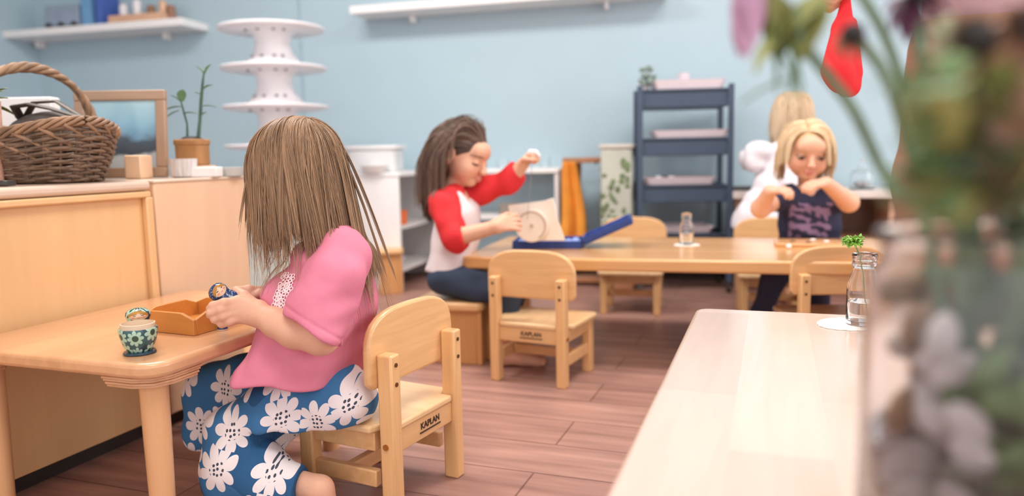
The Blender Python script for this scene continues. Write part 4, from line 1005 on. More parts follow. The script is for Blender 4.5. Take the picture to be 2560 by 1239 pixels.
def grow_hair(root, name, mat, head_c, R, s, n, length, seed, collide, part=None, region=None, r0=.0011, steps=22, lift=.006, g=(0, 0, -1), flow=None, stiff=.80, layers=(.004, .016), clumps=220, wild=.0, lenfn=None, gain=.25, cutfn=None, gfn=None, crk=.35, tonev=.5):
    r = np.random.default_rng(seed); hc = np.asarray(head_c, float)
    rad = np.array([.074, .089, .078]) * s; off = np.array([0, -.012, .022]) * s
    q = r.normal(size=(n * 6, 3)); q /= np.linalg.norm(q, axis=1)[:, None]
    def okf(q): return (q[:, 2] > -.25 - .25 * (-q[:, 1])) & ~((q[:, 1] > .35) & (q[:, 2] < .52 + .0 * q[:, 0])) & ~((q[:, 1] > .0) & (q[:, 2] < .12) & (np.abs(q[:, 0]) > .4))
    m = okf(q) if region is None else region(q)
    q = q[m][:n]; n = len(q)
    roots = hc + (q * (rad + .001) + off) @ R.T
    # direction: away from the parting, combed along the scalp
    pd = np.zeros_like(q); px = part if part is not None else 0.0
    pd[:, 0] = np.sign(q[:, 0] - px) * 1.0; pd[:, 1] = .15 - .5 * (q[:, 1] < -.2); pd[:, 2] = .1
    if flow is not None: pd = flow(q)
    nrmv = (q / rad); nrmv /= np.linalg.norm(nrmv, axis=1)[:, None]
    pd = pd - nrmv * (pd * nrmv).sum(1)[:, None] * .97; pd /= np.linalg.norm(pd, axis=1)[:, None] + 1e-9
    d = pd @ R.T
    # clumping
    cid = r.integers(0, n, clumps); cen = q[cid]
    own = np.argmin(((q[:, None, :] - cen[None]) ** 2).sum(2), 1)
    layer0 = (layers[0] + (layers[1] - layers[0]) * r.random(clumps)[own] * .6 + (layers[1] - layers[0]) * .4 * r.random(n)) * s
    crand = r.normal(size=(clumps, 3)) * .05; L_ = np.full(n, length) * (.9 + .1 * r.random(clumps)[own] + .06 * r.random(n))
    if lenfn is not None: L_ = L_ * lenfn(q)
    gv = np.asarray(g, float) if gfn is None else gfn(q); pts = [roots.copy()]; p = roots.copy(); e = 1e-3
    for i in range(steps):
        layer = layer0 * min(1, .3 + i / steps * 4); st = (L_ / steps)[:, None]; t = i / steps
        w = stiff - gain * t
        d = d * w + gv * (1 - w) + crand[own] * (crk + wild * t) + r.normal(size=d.shape) * .012; d /= np.linalg.norm(d, axis=1)[:, None]
        pn = p + d * st
        lq = (pn - hc) @ R - off; rr = rad + layer[:, None]
        k = np.sqrt(((lq / rr) ** 2).sum(1)); ins = k < 1
        lq[ins] /= k[ins][:, None]; pn = hc + (lq + off) @ R.T
        if collide is not None:
            for _ in range(2):
                dv = collide(pn) - .002 - layer * .35; b = dv < 0
                if b.any():
                    pb = pn[b]; gx = np.stack([collide(pb + np.eye(3)[a] * e) - collide(pb - np.eye(3)[a] * e) for a in range(3)], 1)
                    gx /= np.linalg.norm(gx, axis=1)[:, None] + 1e-9; pn[b] = pb - gx * dv[b][:, None]
        d = pn - p; d /= np.linalg.norm(d, axis=1)[:, None] + 1e-9; p = pn; pts.append(p.copy())
    pts = np.stack(pts, 1)                       # n, steps+1, 3
    if cutfn is not None:                        # trimmed ends
        below = pts[:, :, 2] < cutfn(pts, r)
        kx = np.where(below.any(1), np.maximum(below.argmax(1), 4), steps)
        fi = np.linspace(0, 1, steps + 1)[None] * kx[:, None]; i0 = np.minimum(fi.astype(int), steps - 1); fr = (fi - i0)[..., None]
        ar_ = np.arange(n)[:, None]; pts = pts[ar_, i0] * (1 - fr) + pts[ar_, i0 + 1] * fr
    # pull each strand toward its clump's centre line at the tips
    cl = pts[cid]; t = np.linspace(0, 1, steps + 1)[None, :, None]
    off_ = pts - cl[own]; far = np.linalg.norm(off_[:, -1], axis=1) > .09; pull = .4 * t ** 1.5 * np.where(far, 0, 1)[:, None, None]
    pts = pts - off_ * pull
    k = 3; T = np.gradient(pts, axis=1); T /= np.linalg.norm(T, axis=2)[..., None] + 1e-9
    x_ = np.cross(T[:, 0], r.normal(size=(n, 3))); X = np.zeros_like(T)
    for i in range(steps + 1):                   # carry one side vector along the strand so it never twists
        x_ = x_ - T[:, i] * (x_ * T[:, i]).sum(1)[:, None]; x_ /= np.linalg.norm(x_, axis=1)[:, None] + 1e-9; X[:, i] = x_
    Y = np.cross(T, X)
    rr = r0 * (1 - .75 * np.linspace(0, 1, steps + 1) ** 3)[None, :, None] * (.7 + .6 * r.random(n))[:, None, None]
    V = np.stack([pts + rr * (math.cos(2 * PI * j / k) * X + math.sin(2 * PI * j / k) * Y) for j in range(k)], 2)   # n, steps+1, k, 3
    S1 = steps + 1; I = (np.arange(n) * S1 * k)[:, None, None] + (np.arange(steps) * k)[None, :, None] + np.arange(k)[None, None, :]
    J = (np.arange(n) * S1 * k)[:, None, None] + (np.arange(steps) * k)[None, :, None] + ((np.arange(k) + 1) % k)[None, None, :]
    F = np.stack([I, J, J + k, I + k], -1).reshape(-1, 4)
    o = obj(name, (V.reshape(-1, 3), F), mat, root, smooth='all', world=True)
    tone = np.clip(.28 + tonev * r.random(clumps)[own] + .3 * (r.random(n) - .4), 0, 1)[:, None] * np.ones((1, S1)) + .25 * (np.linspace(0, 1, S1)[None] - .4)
    c_ = np.repeat(np.clip(tone, 0, 1).reshape(-1), k); setcol(o, np.stack([c_] * 3, 1)); return o
def hair_cap(c, R, s, th=.004):
    c = np.asarray(c, float); e = ell(c + R @ (np.array([0, -.014, .024]) * s), np.array([.070, .084, .073]) * s + th, R)
    cut = ell(c + R @ (np.array([0, .075, -.045]) * s), np.array([.066, .07, .085]) * s, R); low = plane(c + R @ (np.array([0, -.02, -.045]) * s), R @ np.array([0, .35, -1]))
    return lambda p: smax(smax(e(p), -cut(p), .01), low(p), .01)

# ---------------------------------------------------------------- girl in pink
Fg = nrm((-.90, .43, 0)); Lg = nrm((-.43, -.90, 0)); Ug = np.array([0, 0, 1.])
root = thing('person', 'girl in a pink T-shirt and blue daisy trousers holding a small nesting doll', 'person', tuple(P(790, 1000, 1.52).xy) + (.19,), 0)
hc = A3(742, 432, 1.47); hd = nrm(Fg * .80 + Ug * -.60); up = nrm(Fg * .60 + Ug * .80 + Lg * .0); Rg = frame(hd, up); HSc = 1.0
shl, shr = A3(858, 640, 1.40), A3(825, 632, 1.58)
neck0, neck1 = A3(822, 610, 1.49), A3(775, 540, 1.48)
el_n = A3(802, 842, 1.355); wr_n = A3(652, 785, 1.385)
def seg(points, rs, k=.01): return union(chain(points, rs), k)
# torso surface that the shirt follows
tor = []
for o_ in (-.036, .036):
    q = [A3(762, 945, 1.525), A3(788, 850, 1.50), A3(806, 750, 1.485), A3(832, 668, 1.48)]
    q = [a + Lg * o_ * kk for a, kk in zip(q, (1.1, 1.0, 1.0, 1.15))]
    tor += chain(q, [.086, .089, .083, .056])
torso = union(tor, .02)
body = []
# head + neck
hf = head_sdf(hc, Rg, HSc); nk = union(chain([neck0, neck1], [.036, .032]), .01)
f_ = lambda p: smin(hf(p), nk(p), .02)
lo, hi = bbox([hc], .13); lo = np.minimum(lo, neck0 - .05); hi = np.maximum(hi, neck0 + .05)
body.append(sdf_mesh(f_, lo, hi, .0026))
# near arm and hand
pp = lambda *a: [A3(*x) for x in a]
hand = []
pal0 = pp((640, 778, 1.387), (640, 790, 1.387), (645, 768, 1.395)); 
for a, b_ in (((645, 770, 1.39), (596, 752, 1.385)), ((648, 780, 1.387), (592, 766, 1.383)), ((650, 790, 1.387), (594, 780, 1.383)), ((652, 797, 1.389), (602, 793, 1.386))):
    hand.append(cap(A3(*a), A3(*b_), .0165, .0108))
for fpts in ([(596, 752, 1.385), (560, 757, 1.371), (533, 764, 1.374), (524, 771, 1.392)], [(592, 766, 1.383), (554, 774, 1.369), (528, 782, 1.373), (524, 787, 1.392)],
             [(594, 780, 1.383), (560, 790, 1.371), (538, 797, 1.376), (536, 799, 1.392)], [(602, 793, 1.386), (574, 803, 1.377), (555, 808, 1.380), (552, 808, 1.393)]):
    hand += chain(pp(*fpts), [.0092, .0085, .0078, .0068])
hand += chain(pp((638, 765, 1.397), (610, 738, 1.403), (592, 727, 1.414), (574, 731, 1.428)), [.0125, .0095, .0085, .0072])
arm = union(chain([shl, A3(835, 745, 1.365), el_n, A3(735, 826, 1.362), A3(690, 806, 1.372), A3(655, 788, 1.386)], [.027, .031, .031, .0305, .026, .0205]), .012)
hu = union(hand, .0045); fa = lambda p: smin(arm(p), hu(p), .012)
lo, hi = bbox(pp((520, 720, 1.37), (860, 640, 1.40), (800, 860, 1.35), (580, 740, 1.43)), .045)
body.append(sdf_mesh(fa, lo, hi, .0021))
# far arm and hand
fw_ = A3(694, 752, 1.50)
far = chain([shr, A3(795, 760, 1.60), A3(765, 800, 1.585), A3(730, 775, 1.54), fw_], [.034, .032, .031, .028, .0205])
fh = []
for a, b_ in (((690, 745, 1.50), (650, 728, 1.475)), ((690, 752, 1.50), (648, 738, 1.472)), ((690, 760, 1.5), (650, 750, 1.47)), ((692, 766, 1.5), (655, 760, 1.472))): fh.append(cap(A3(*a), A3(*b_), .0155, .0105))
for fpts in ([(650, 728, 1.475), (622, 722, 1.455), (598, 726, 1.445), (582, 733, 1.44)], [(648, 738, 1.472), (618, 732, 1.452), (594, 738, 1.443), (580, 744, 1.438)], [(650, 750, 1.47), (620, 748, 1.45), (598, 752, 1.442), (586, 755, 1.438)], [(655, 760, 1.472), (630, 762, 1.452), (612, 764, 1.445), (600, 765, 1.44)]):
    fh += chain(pp(*fpts), [.009, .008, .0075, .0066])
fh += chain(pp((688, 742, 1.492), (668, 738, 1.472), (652, 733, 1.46), (636, 738, 1.452)), [.0115, .0095, .0085, .0072])
fu = union(far, .012); fhu = union(fh, .0045); lo, hi = bbox([shr] + pp((580, 720, 1.44), (790, 820, 1.6), (690, 770, 1.5)), .045)
body.append(sdf_mesh(lambda p: smin(fu(p), fhu(p), .012), lo, hi, .0023))
# lower legs and feet (mostly below the frame)
def foot(an, dirv, s=1.0):
    an = np.asarray(an, float); d_ = nrm(dirv); z0 = .022
    h = np.array([an[0], an[1], z0 + .004]) - d_ * .012; t_ = h + d_ * .13 * s; t_[2] = .016
    return [cap(an, h, .024, .026), cap(h, h + d_ * .07 * s + np.array([0, 0, .004]), .026, .026), cap(h + d_ * .07 * s, t_, .025, .016)] + \
           [cap(t_ - d_ * .01, t_ + d_ * .012 + np.cross(d_, Ug) * o, .011, .009) for o in (-.016, -.006, .005, .015)]
kn_n, kn_f = A3(580, 1085, 1.50), A3(545, 975, 1.66)
an_n = A3(800, 1222, 1.435); an_n[2] = max(an_n[2], .045); an_f = np.array(kn_f) - Fg * .10 + Ug * 0; an_f[2] = .08
leg = chain([kn_n, A3(655, 1190, 1.46), an_n], [.034, .030, .025]) + foot(an_n, Fg * .9 + Lg * .3) + chain([kn_f, an_f], [.04, .026]) + foot(an_f, Fg)
lo, hi = bbox([kn_n, kn_f, an_n, an_f], .15); lo[2] = .0; body.append(sdf_mesh(union(leg, .012), lo, hi, .004))
HAIR1 = (.27, .17, .10)
lo, hi = bbox(pp((770, 950, 1.5), (840, 640, 1.5)), .16); body.append(sdf_mesh(lambda p: np.maximum(torso(p) + .022, .31 - p[:, 2]), lo, hi, .008)); body.append(sdf_mesh(union(chain([A3(800, 960, 1.56), kn_n], [.05, .034]) + chain([A3(790, 950, 1.6), kn_f], [.05, .034]), .01), *bbox([kn_n, kn_f, A3(800, 960, 1.56)], .07), .008))
body_obj(root, 'body', body, lambda v: head_color(v, hc, Rg, HSc, HAIR1, closed=1))
# T-shirt
m_pink = pmat('pink_cotton', (216, 126, 150), .85, .04, 40, .15)
sleeve_n = union([cap(A3(852, 600, 1.475), A3(858, 640, 1.425), .030, .050)] + chain([A3(856, 638, 1.425), A3(835, 700, 1.385), A3(800, 772, 1.365), A3(775, 850, 1.352)], [.052, .055, .056, .060]), .015)
sl_cut = plane(A3(776, 822, 1.355), A3(748, 866, 1.35) - A3(776, 822, 1.355) + np.array([0, 0, 0]))
sleeve_f = union(chain([A3(822, 632, 1.55), A3(800, 720, 1.60), A3(775, 775, 1.60)], [.046, .05, .052]), .015)
sf_cut = plane(A3(778, 775, 1.60), A3(750, 835, 1.59) - A3(790, 755, 1.6))
hemz = plane(A3(765, 948, 1.45), nrm(-Ug + Fg * .10)); neckcut = ell(A3(812, 600, 1.49), (.05, .055, .035))
inner_arm = cap(A3(790, 800, 1.358), A3(770, 858, 1.352), .030, .050)
hem_bulge = ell(A3(690, 950, 1.50), (.075, .10, .05))
flare = union([cap(A3(760, 925, 1.53) + Lg * .05, A3(745, 965, 1.51) + Lg * .06, .080, .090), cap(A3(760, 925, 1.53) - Lg * .05, A3(745, 965, 1.53) - Lg * .06, .080, .090)], .02)
def shirt(p):
    w_ = wrinkle(p * np.array([1, 1, .7]), .0034, 70, 4)
    # folds that run from armpit down to the waist
    q_ = (p - A3(835, 760, 1.4)); rad_ = np.hypot(q_ @ Ug, q_ @ Fg); ang = np.arctan2(q_ @ Ug, q_ @ Fg)
    w_ = w_ + .0050 * np.sin(ang * 9 + rad_ * 25) * np.clip((rad_ - .04) * 12, 0, 1)
    a = smin(torso(p), flare(p), .03); a = smax(a, hemz(p), .006)
    b_ = smax(sleeve_n(p), sl_cut(p), .004); c_ = smax(sleeve_f(p), sf_cut(p), .004)
    d_ = smin(a, b_, .010); d_ = smin(d_, c_, .012)
    # seam groove round the sleeve hem
    sg = np.abs(sl_cut(p) + .014); d_ = d_ + w_ + .0022 * np.exp(-(sg / .0022) ** 2) * (b_ < a)
    # shoulder seam
    ss = np.abs((p - A3(868, 690, 1.40)) @ nrm(A3(905, 735, 1.38) - A3(855, 640, 1.40) + Fg * .03))
    return smax(d_, -neckcut(p), .006)
lo, hi = bbox(pp((640, 985, 1.5), (925, 985, 1.52), (850, 575, 1.45), (770, 860, 1.32), (800, 700, 1.68)), .05)
cloth(root, 't_shirt', shirt, lo, hi, .003, m_pink)
# crocheted blossoms down the front of the shirt
m_ = M(); rf = np.random.default_rng(3)
for (px, py) in ((713, 690), (722, 708), (706, 712), (700, 728), (716, 730), (704, 748), (720, 745), (690, 762), (702, 770), (686, 778), (698, 752), (728, 695), (712, 764), (694, 742), (722, 722), (728, 752)):
    c_ = A3(px, py, 1.36)
    for it in range(60):                                  # walk the ray until it meets the shirt
        dd = float(shirt(c_[None])[0])
        if dd < .002: break
        c_ = c_ + nrm(c_ - np.array(CAM)) * max(dd * .6, .001)
    if float(shirt(c_[None])[0]) > .004: continue
    nn = nrm([float(shirt((c_ + np.eye(3)[a] * .002)[None])[0] - shirt((c_ - np.eye(3)[a] * .002)[None])[0]) for a in range(3)])
    c_ = c_ + nn * .001
    t1_ = nrm(np.cross(nn, [0, 0, 1.])); t2_ = np.cross(nn, t1_)
    for k in range(5):
        a = 2 * PI * k / 5 + px; cc = c_ + (t1_ * math.cos(a) + t2_ * math.sin(a)) * .0058
        m_.tube([cc + (t1_ * math.cos(b_) + t2_ * math.sin(b_)) * .0034 for b_ in [i * PI / 4 for i in range(8)]], .0011, 5, closed=True)
    m_.ball(c_ + nn * .001, .002, 8, 5)
obj('blossom_trim', m_, pmat('pale_pink_lace', (250, 222, 226), .7), root, smooth='all', world=True)['label'] = 'pale pink crocheted blossoms on the shirt front'
# trousers
m_dz = daisy('daisy_print_cotton', (62, 114, 162), (46, 90, 134), (234, 226, 228), (70, 76, 90), 11.4, R=.49, lobes=4, rand=.55)
hipn, hipf = A3(835, 1000, 1.49), A3(770, 975, 1.60)
tr_th = union(chain([hipn, A3(700, 1035, 1.485), A3(590, 1088, 1.49)], [.070, .068, .060]), .03)
tr_n = union(chain([A3(590, 1088, 1.49), A3(598, 1150, 1.48), A3(650, 1192, 1.455), A3(745, 1220, 1.435)], [.060, .064, .054, .046]) + [ell(A3(590, 1195, 1.48), (.06, .06, .07))], .03)
tr_f = union(chain([hipf, A3(640, 965, 1.63), A3(545, 975, 1.66), A3(530, 1055, 1.665)], [.072, .066, .060, .058]), .03)
tr_f2 = union([cap(A3(550, 980, 1.66), A3(522, 1068, 1.66), .05, .052), cap(A3(600, 985, 1.655), A3(575, 1068, 1.655), .05, .05)], .03)
pel = union([ell(A3(792, 955, 1.545) , (.092, .10, .088)), cap(hipn, hipf, .078, .078)], .03)
fcut = plane(A3(540, 1112, 1.66), -Ug + Fg * .1); ncut = plane(A3(752, 1215, 1.435), A3(800, 1222, 1.435) - A3(700, 1200, 1.44)); seatc = plane((0, 0, .1915), -Ug)
seat_zone = lambda p: ((p - np.array([-.40, 1.53, 0])) @ Fg)
def trous(p):
    a = smin(tr_f(p), tr_f2(p), .02); a = smax(a, fcut(p), .006)
    b_ = smin(tr_th(p), pel(p), .03)
    # rests flat on the seat
    inseat = smax(seatc(p), -seat_zone(p) * -1 * 0 - .0, .001) if False else np.where(seat_zone(p) < .02, seatc(p), -1)
    b_ = smin(smax(b_, inseat, .006), smax(tr_n(p), ncut(p), .006), .02)
    d_ = smin(a, b_, .012)
    q_ = p - A3(690, 940, 1.5); rad_ = np.hypot(q_ @ Ug, q_ @ Fg); ang = np.arctan2(q_ @ Ug, q_ @ Fg)
    return d_ + wrinkle(p, .0030, 55, 9) + .0035 * np.sin(ang * 11 + 1.5 * np.sin(rad_ * 30)) * np.clip((rad_ - .035) * 10, 0, 1)
lo, hi = bbox(pp((470, 900, 1.66), (895, 1040, 1.5), (760, 1300, 1.40), (800, 960, 1.66)), .07); lo[2] = .0
cloth(root, 'trousers', trous, lo, hi, .0035, m_dz, pat=lambda v: np.stack([v @ Fg + .35 * (v @ Lg), v[:, 2] + .2 * (v @ Lg) + .013, v[:, 2] * 0], 1))
# hair
m_h1 = hair_mat('light_brown_hair', (96, 72, 54), (204, 164, 128)); m_h1c = pmat('scalp_hair_brown', (126, 94, 70), .6, .15, 90)
lo, hi = bbox([hc], .13)
hcp = obj('hair_base', sdf_mesh(hair_cap(hc, Rg, HSc, .002), lo, hi, .003), m_h1c, root, smooth='all', world=True)
col1 = lambda p: torso(p) - .004
def partflow(lo_, hi_):
    def f(q):
        cy = np.clip(q[:, 1], lo_, hi_); c = np.stack([0 * cy, cy, np.sqrt(1 - cy * cy)], 1); d = q - c; L_ = np.linalg.norm(d, axis=1)[:, None]
        return d / (L_ + 1e-6) + np.stack([np.sign(q[:, 0]), 0 * cy, 0 * cy], 1) * np.exp(-L_ * 8)
    return f
flow1 = partflow(-.85, -.35)
fz = float(hc[2])
def gf1(q):
    b_ = np.clip(.75 - q[:, 1] * 1.2, -.25, 1)[:, None]; g_ = -Ug[None] - Fg[None] * .13 * b_; return g_ / np.linalg.norm(g_, axis=1)[:, None]
def cut1(pts, r):
    a = (pts - hc) @ Fg; zc = np.interp(a, [-.19, -.13, -.07, 0, .05, .10], [fz - .225, fz - .185, fz - .150, fz - .130, fz - .100, fz - .060])
    n_ = pts.shape[0]; j = r.normal(size=n_) * .012; w = r.random(n_) < .05; return zc - j[:, None] - np.where(w, .05 + .05 * r.random(n_), 0)[:, None] + np.clip((pts - hc) @ Lg - .015, 0, .045) * np.clip(-a * 20, 0, 1) * 1.1
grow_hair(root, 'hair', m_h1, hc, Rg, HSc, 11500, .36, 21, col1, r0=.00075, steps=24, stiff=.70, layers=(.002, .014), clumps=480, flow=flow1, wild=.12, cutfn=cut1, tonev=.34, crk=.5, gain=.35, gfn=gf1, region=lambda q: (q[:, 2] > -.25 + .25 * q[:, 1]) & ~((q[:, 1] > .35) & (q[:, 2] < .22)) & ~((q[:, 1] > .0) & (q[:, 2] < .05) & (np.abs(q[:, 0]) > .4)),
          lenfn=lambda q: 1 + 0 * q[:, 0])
# held doll
ax = nrm(A3(545, 728, 1.405) - A3(590, 760, 1.415)); fc_ = nrm(np.array(CAM) - A3(545, 728, 1.405)); fy = nrm(fc_ * .8 + np.array([.5, 0, .0]));
fy = nrm(fy - ax * (fy @ ax)); Rq = Matrix(np.stack([fy, np.cross(ax, fy), ax], 1).tolist())
m_navyd = pmat('navy_lacquer_dots', (44, 66, 104), .15, .1)
def dots_mat():
    m, nt, lk, b = newmat('navy_doll_white_dots')
    a = N(nt, 'ShaderNodeAttribute'); a.attribute_name = 'pat'; v = N(nt, 'ShaderNodeTexVoronoi', voronoi_dimensions='2D'); v.inputs['Scale'].default_value = 170; lk.new(a.outputs['Vector'], v.inputs['Vector'])
    l = N(nt, 'ShaderNodeMath', operation='LESS_THAN'); l.inputs[1].default_value = .13; lk.new(v.outputs['Distance'], l.inputs[0])
    mx = N(nt, 'ShaderNodeMixRGB'); lk.new(l.outputs[0], mx.inputs[0]); mx.inputs[1].default_value = lin((42, 66, 110)); mx.inputs[2].default_value = lin((230, 222, 220)); lk.new(mx.outputs[0], b.inputs['Base Color']); b.inputs['Roughness'].default_value = .15; return m
s_d = .0235
base_d = A3(549, 732, 1.402) - ax * 2.75 * s_d
doll('nesting_doll', 'small navy doll with white dots held in the hands of the pink-shirted girl', tuple(base_d), None, s_d, dots_mat(), None, Rq)
# ---------------------------------------------------------------- girl in red and white
F2 = nrm((.95, -.16, 0)); R2v = np.cross(F2, Ug)                      # her right side looks at the camera
root = thing('person', 'dark-haired girl in a white top with red sleeves pulling a string upward', 'person', tuple(P(1128, 700, 2.66).xy) + (.235,), 0)
h2 = A3(1152, 386, 2.62); Rh2 = frame(F2 * .88 - Ug * .36 + R2v * .22, Ug + F2 * .3); S2 = 1.10
body = []
n0, n1 = A3(1128, 478, 2.63), A3(1145, 432, 2.63); hf2 = head_sdf(h2, Rh2, S2); nk2 = cap(n0, n1, .034, .03)
lo, hi = bbox([h2, n0], .135); body.append(sdf_mesh(lambda p: smin(hf2(p), nk2(p), .02), lo, hi, .0033))
e2n, w2n = A3(1140, 594, 2.50), A3(1240, 566, 2.46); s2n = A3(1112, 508, 2.55)
arm2 = union(chain([s2n, e2n, w2n], [.034, .031, .021]) + [cap(w2n, w2n, .021, .021)], .01)
d2h = nrm(A3(1300, 552, 2.47) - w2n); hp = union(hand_caps(w2n - d2h * .004, d2h, nrm(np.array([.1, .9, -.35])), 1.0, .35, .2, left=False, thumb=.5), .006)
lo, hi = bbox([s2n, e2n, w2n, w2n + d2h * .12], .05); body.append(sdf_mesh(lambda p: smin(arm2(p), hp(p), .012), lo, hi, .003))
s2f, e2f, w2f = A3(1165, 492, 2.70), A3(1272, 452, 2.66), A3(1308, 410, 2.62)
arm3 = union(chain([s2f, e2f, w2f], [.034, .030, .021]), .01); d3h = nrm(A3(1328, 388, 2.60) - w2f)
hp3 = union(hand_caps(w2f - d3h * .006, d3h, nrm(np.array([.6, -.5, -.6])), 1.0, 1.15, .02, left=True, thumb=.9), .006)
lo, hi = bbox([s2f, e2f, w2f, w2f + d3h * .1], .05); body.append(sdf_mesh(lambda p: smin(arm3(p), hp3(p), .012), lo, hi, .003))
hip2 = A3(1128, 684, 2.66); k2a = A3(1272, 712, 2.50); k2b = A3(1288, 706, 2.62); a2a = np.array(k2a) * [1, 1, 0] + np.array([-.02, .02, .07]); a2b = np.array(k2b) * [1, 1, 0] + np.array([-.03, .0, .07])
k2a[2] = k2b[2] = .246
lg = chain([k2a, a2a], [.036, .026]) + foot(a2a, F2) + chain([k2b, a2b], [.036, .026]) + foot(a2b, F2)
lo, hi = bbox([k2a, k2b, a2a, a2b], .14); lo[2] = 0; body.append(sdf_mesh(union(lg, .01), lo, hi, .004))
lo, hi = bbox([hip2, s2n, s2f, k2a, k2b], .1); tc2 = union([cap(hip2, A3(1140, 500, 2.63), .05, .045), cap(s2n, s2f, .03, .03), cap(n0, A3(1140, 500, 2.63), .033, .04), cap(hip2, k2a, .045, .032), cap(hip2, k2b, .045, .032)], .01); body.append(sdf_mesh(tc2, lo, hi, .007))
BR = (.10, .06, .045); body_obj(root, 'body', body, lambda v: head_color(v, h2, Rh2, S2, BR, closed=1))
tor2 = []
for o_ in (-.05, .05):
    q_ = [A3(1126, 675, 2.67), A3(1142, 590, 2.66), A3(1144, 530, 2.64), A3(1134, 496, 2.63)]
    tor2 += chain([a + R2v * o_ for a in q_], [.074, .066, .062, .042])
tor2u = union(tor2, .03); lo, hi = bbox(pp((1090, 680, 2.66), (1230, 480, 2.6)), .16)
m_wht = pmat('white_cotton', (226, 216, 220), .85, .05, 10, .1); m_red = pmat('red_cotton', (216, 44, 50), .85, .05, 30, .1)
cut2 = plane(A3(1130, 672, 2.66), -Ug); nc2 = ell(n0 + Ug * .03 + F2 * .01, (.045, .045, .03))
tf = lambda p: smax(smax(tor2u(p), cut2(p), .01), -nc2(p), .006) + wrinkle(p, .003, 60, 6)
cloth(root, 'white_top', tf, lo, hi, .004, m_wht)
slv = union(chain([A3(1136, 488, 2.60), A3(1112, 514, 2.555), e2n, A3(1166, 586, 2.49)], [.036, .055, .046, .037]), .015); sc_ = plane(A3(1160, 587, 2.492), w2n - e2n)
lo, hi = bbox([s2n, e2n], .11); cloth(root, 'red_sleeve', lambda p: smax(slv(p), sc_(p), .004) + wrinkle(p, .004, 70, 2), lo, hi, .0035, m_red)
slf = union(chain([A3(1145, 486, 2.66), s2f, e2f, A3(1300, 424, 2.635)], [.036, .050, .044, .036]), .015); sc3 = plane(A3(1297, 430, 2.64), w2f - e2f + .3 * (e2f - s2f))
lo, hi = bbox([s2f, e2f], .11); cloth(root, 'red_sleeve', lambda p: smax(slf(p), sc3(p), .004) + wrinkle(p, .004, 70, 3), lo, hi, .0035, m_red)
hip2[2] = .285
js = union([cap(hip2 + R2v * .05, k2a, .068, .038), cap(hip2 - R2v * .05, k2b, .068, .038), cap(k2a, a2a + Ug * .05, .041, .036), cap(k2b, a2b + Ug * .05, .041, .036)], .02); st2 = plane((0, 0, .2165), -Ug)
k2c = lambda p: np.where((p - hip2) @ F2 < .13, st2(p), -1)
lo, hi = bbox([hip2, k2a, k2b, a2a, a2b], .1); lo[2] = .09
cloth(root, 'jeans', lambda p: smax(js(p), k2c(p), .005) + wrinkle(p, .005, 50, 8), lo, hi, .0045, pmat('navy_denim', (46, 62, 86), .8, .2, 14, .1))
m_h2 = hair_mat('dark_brown_hair', (58, 44, 40), (140, 112, 98)); m_h2c = pmat('scalp_dark_brown', (74, 58, 52), .6, .15, 90)
lo, hi = bbox([h2], .14); obj('hair_base', sdf_mesh(hair_cap(h2, Rh2, S2, .004), lo, hi, .0035), m_h2c, root, smooth='all', world=True)
c2 = lambda p: np.minimum(tor2u(p), slv(p))
reg2 = lambda q: (q[:, 2] > -.3) & ~((q[:, 1] > .66) & (q[:, 2] < .45)) & ~((q[:, 1] > -.12) & (q[:, 2] < .08 + .12 * q[:, 1]))
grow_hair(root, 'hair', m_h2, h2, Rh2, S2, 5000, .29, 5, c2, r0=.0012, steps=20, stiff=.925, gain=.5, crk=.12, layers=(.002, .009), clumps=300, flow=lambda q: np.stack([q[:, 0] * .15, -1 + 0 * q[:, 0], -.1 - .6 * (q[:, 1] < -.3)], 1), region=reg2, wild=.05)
# forelock falling on the far side
reg2b = lambda q: (q[:, 0] < -.7) & (q[:, 1] > -.3) & (q[:, 2] > -.3) & (q[:, 1] < .2)
grow_hair(root, 'forelock', m_h2, h2, Rh2, S2, 240, .21, 6, c2, r0=.0013, steps=18, stiff=.6, layers=(.002, .01), clumps=30, flow=lambda q: np.stack([-.3 + 0 * q[:, 0], .35 + 0 * q[:, 0], -1 + 0 * q[:, 0]], 1), region=reg2b, wild=.12)
# string and spool from her raised hand
t = thing('string_spool', 'white spool and thin string hanging from the raised hand of the girl in red', 'toy', tuple(A3(1332, 386, 2.59)), 0)
obj('spool', M().tube([(-.022, 0, -.004), (-.008, -.012, .010), (.010, -.016, .008), (.022, -.012, -.006)], [.006, .0085, .0085, .006], 10), m_white, t, smooth=True)
bot = Vector(A3(1318, 548, 2.645)) - Vector(t.location); obj('string', M().tube([(0, 0, 0), tuple(bot)], .0009, 5), pmat('thin_string', (150, 150, 165), .7), t)
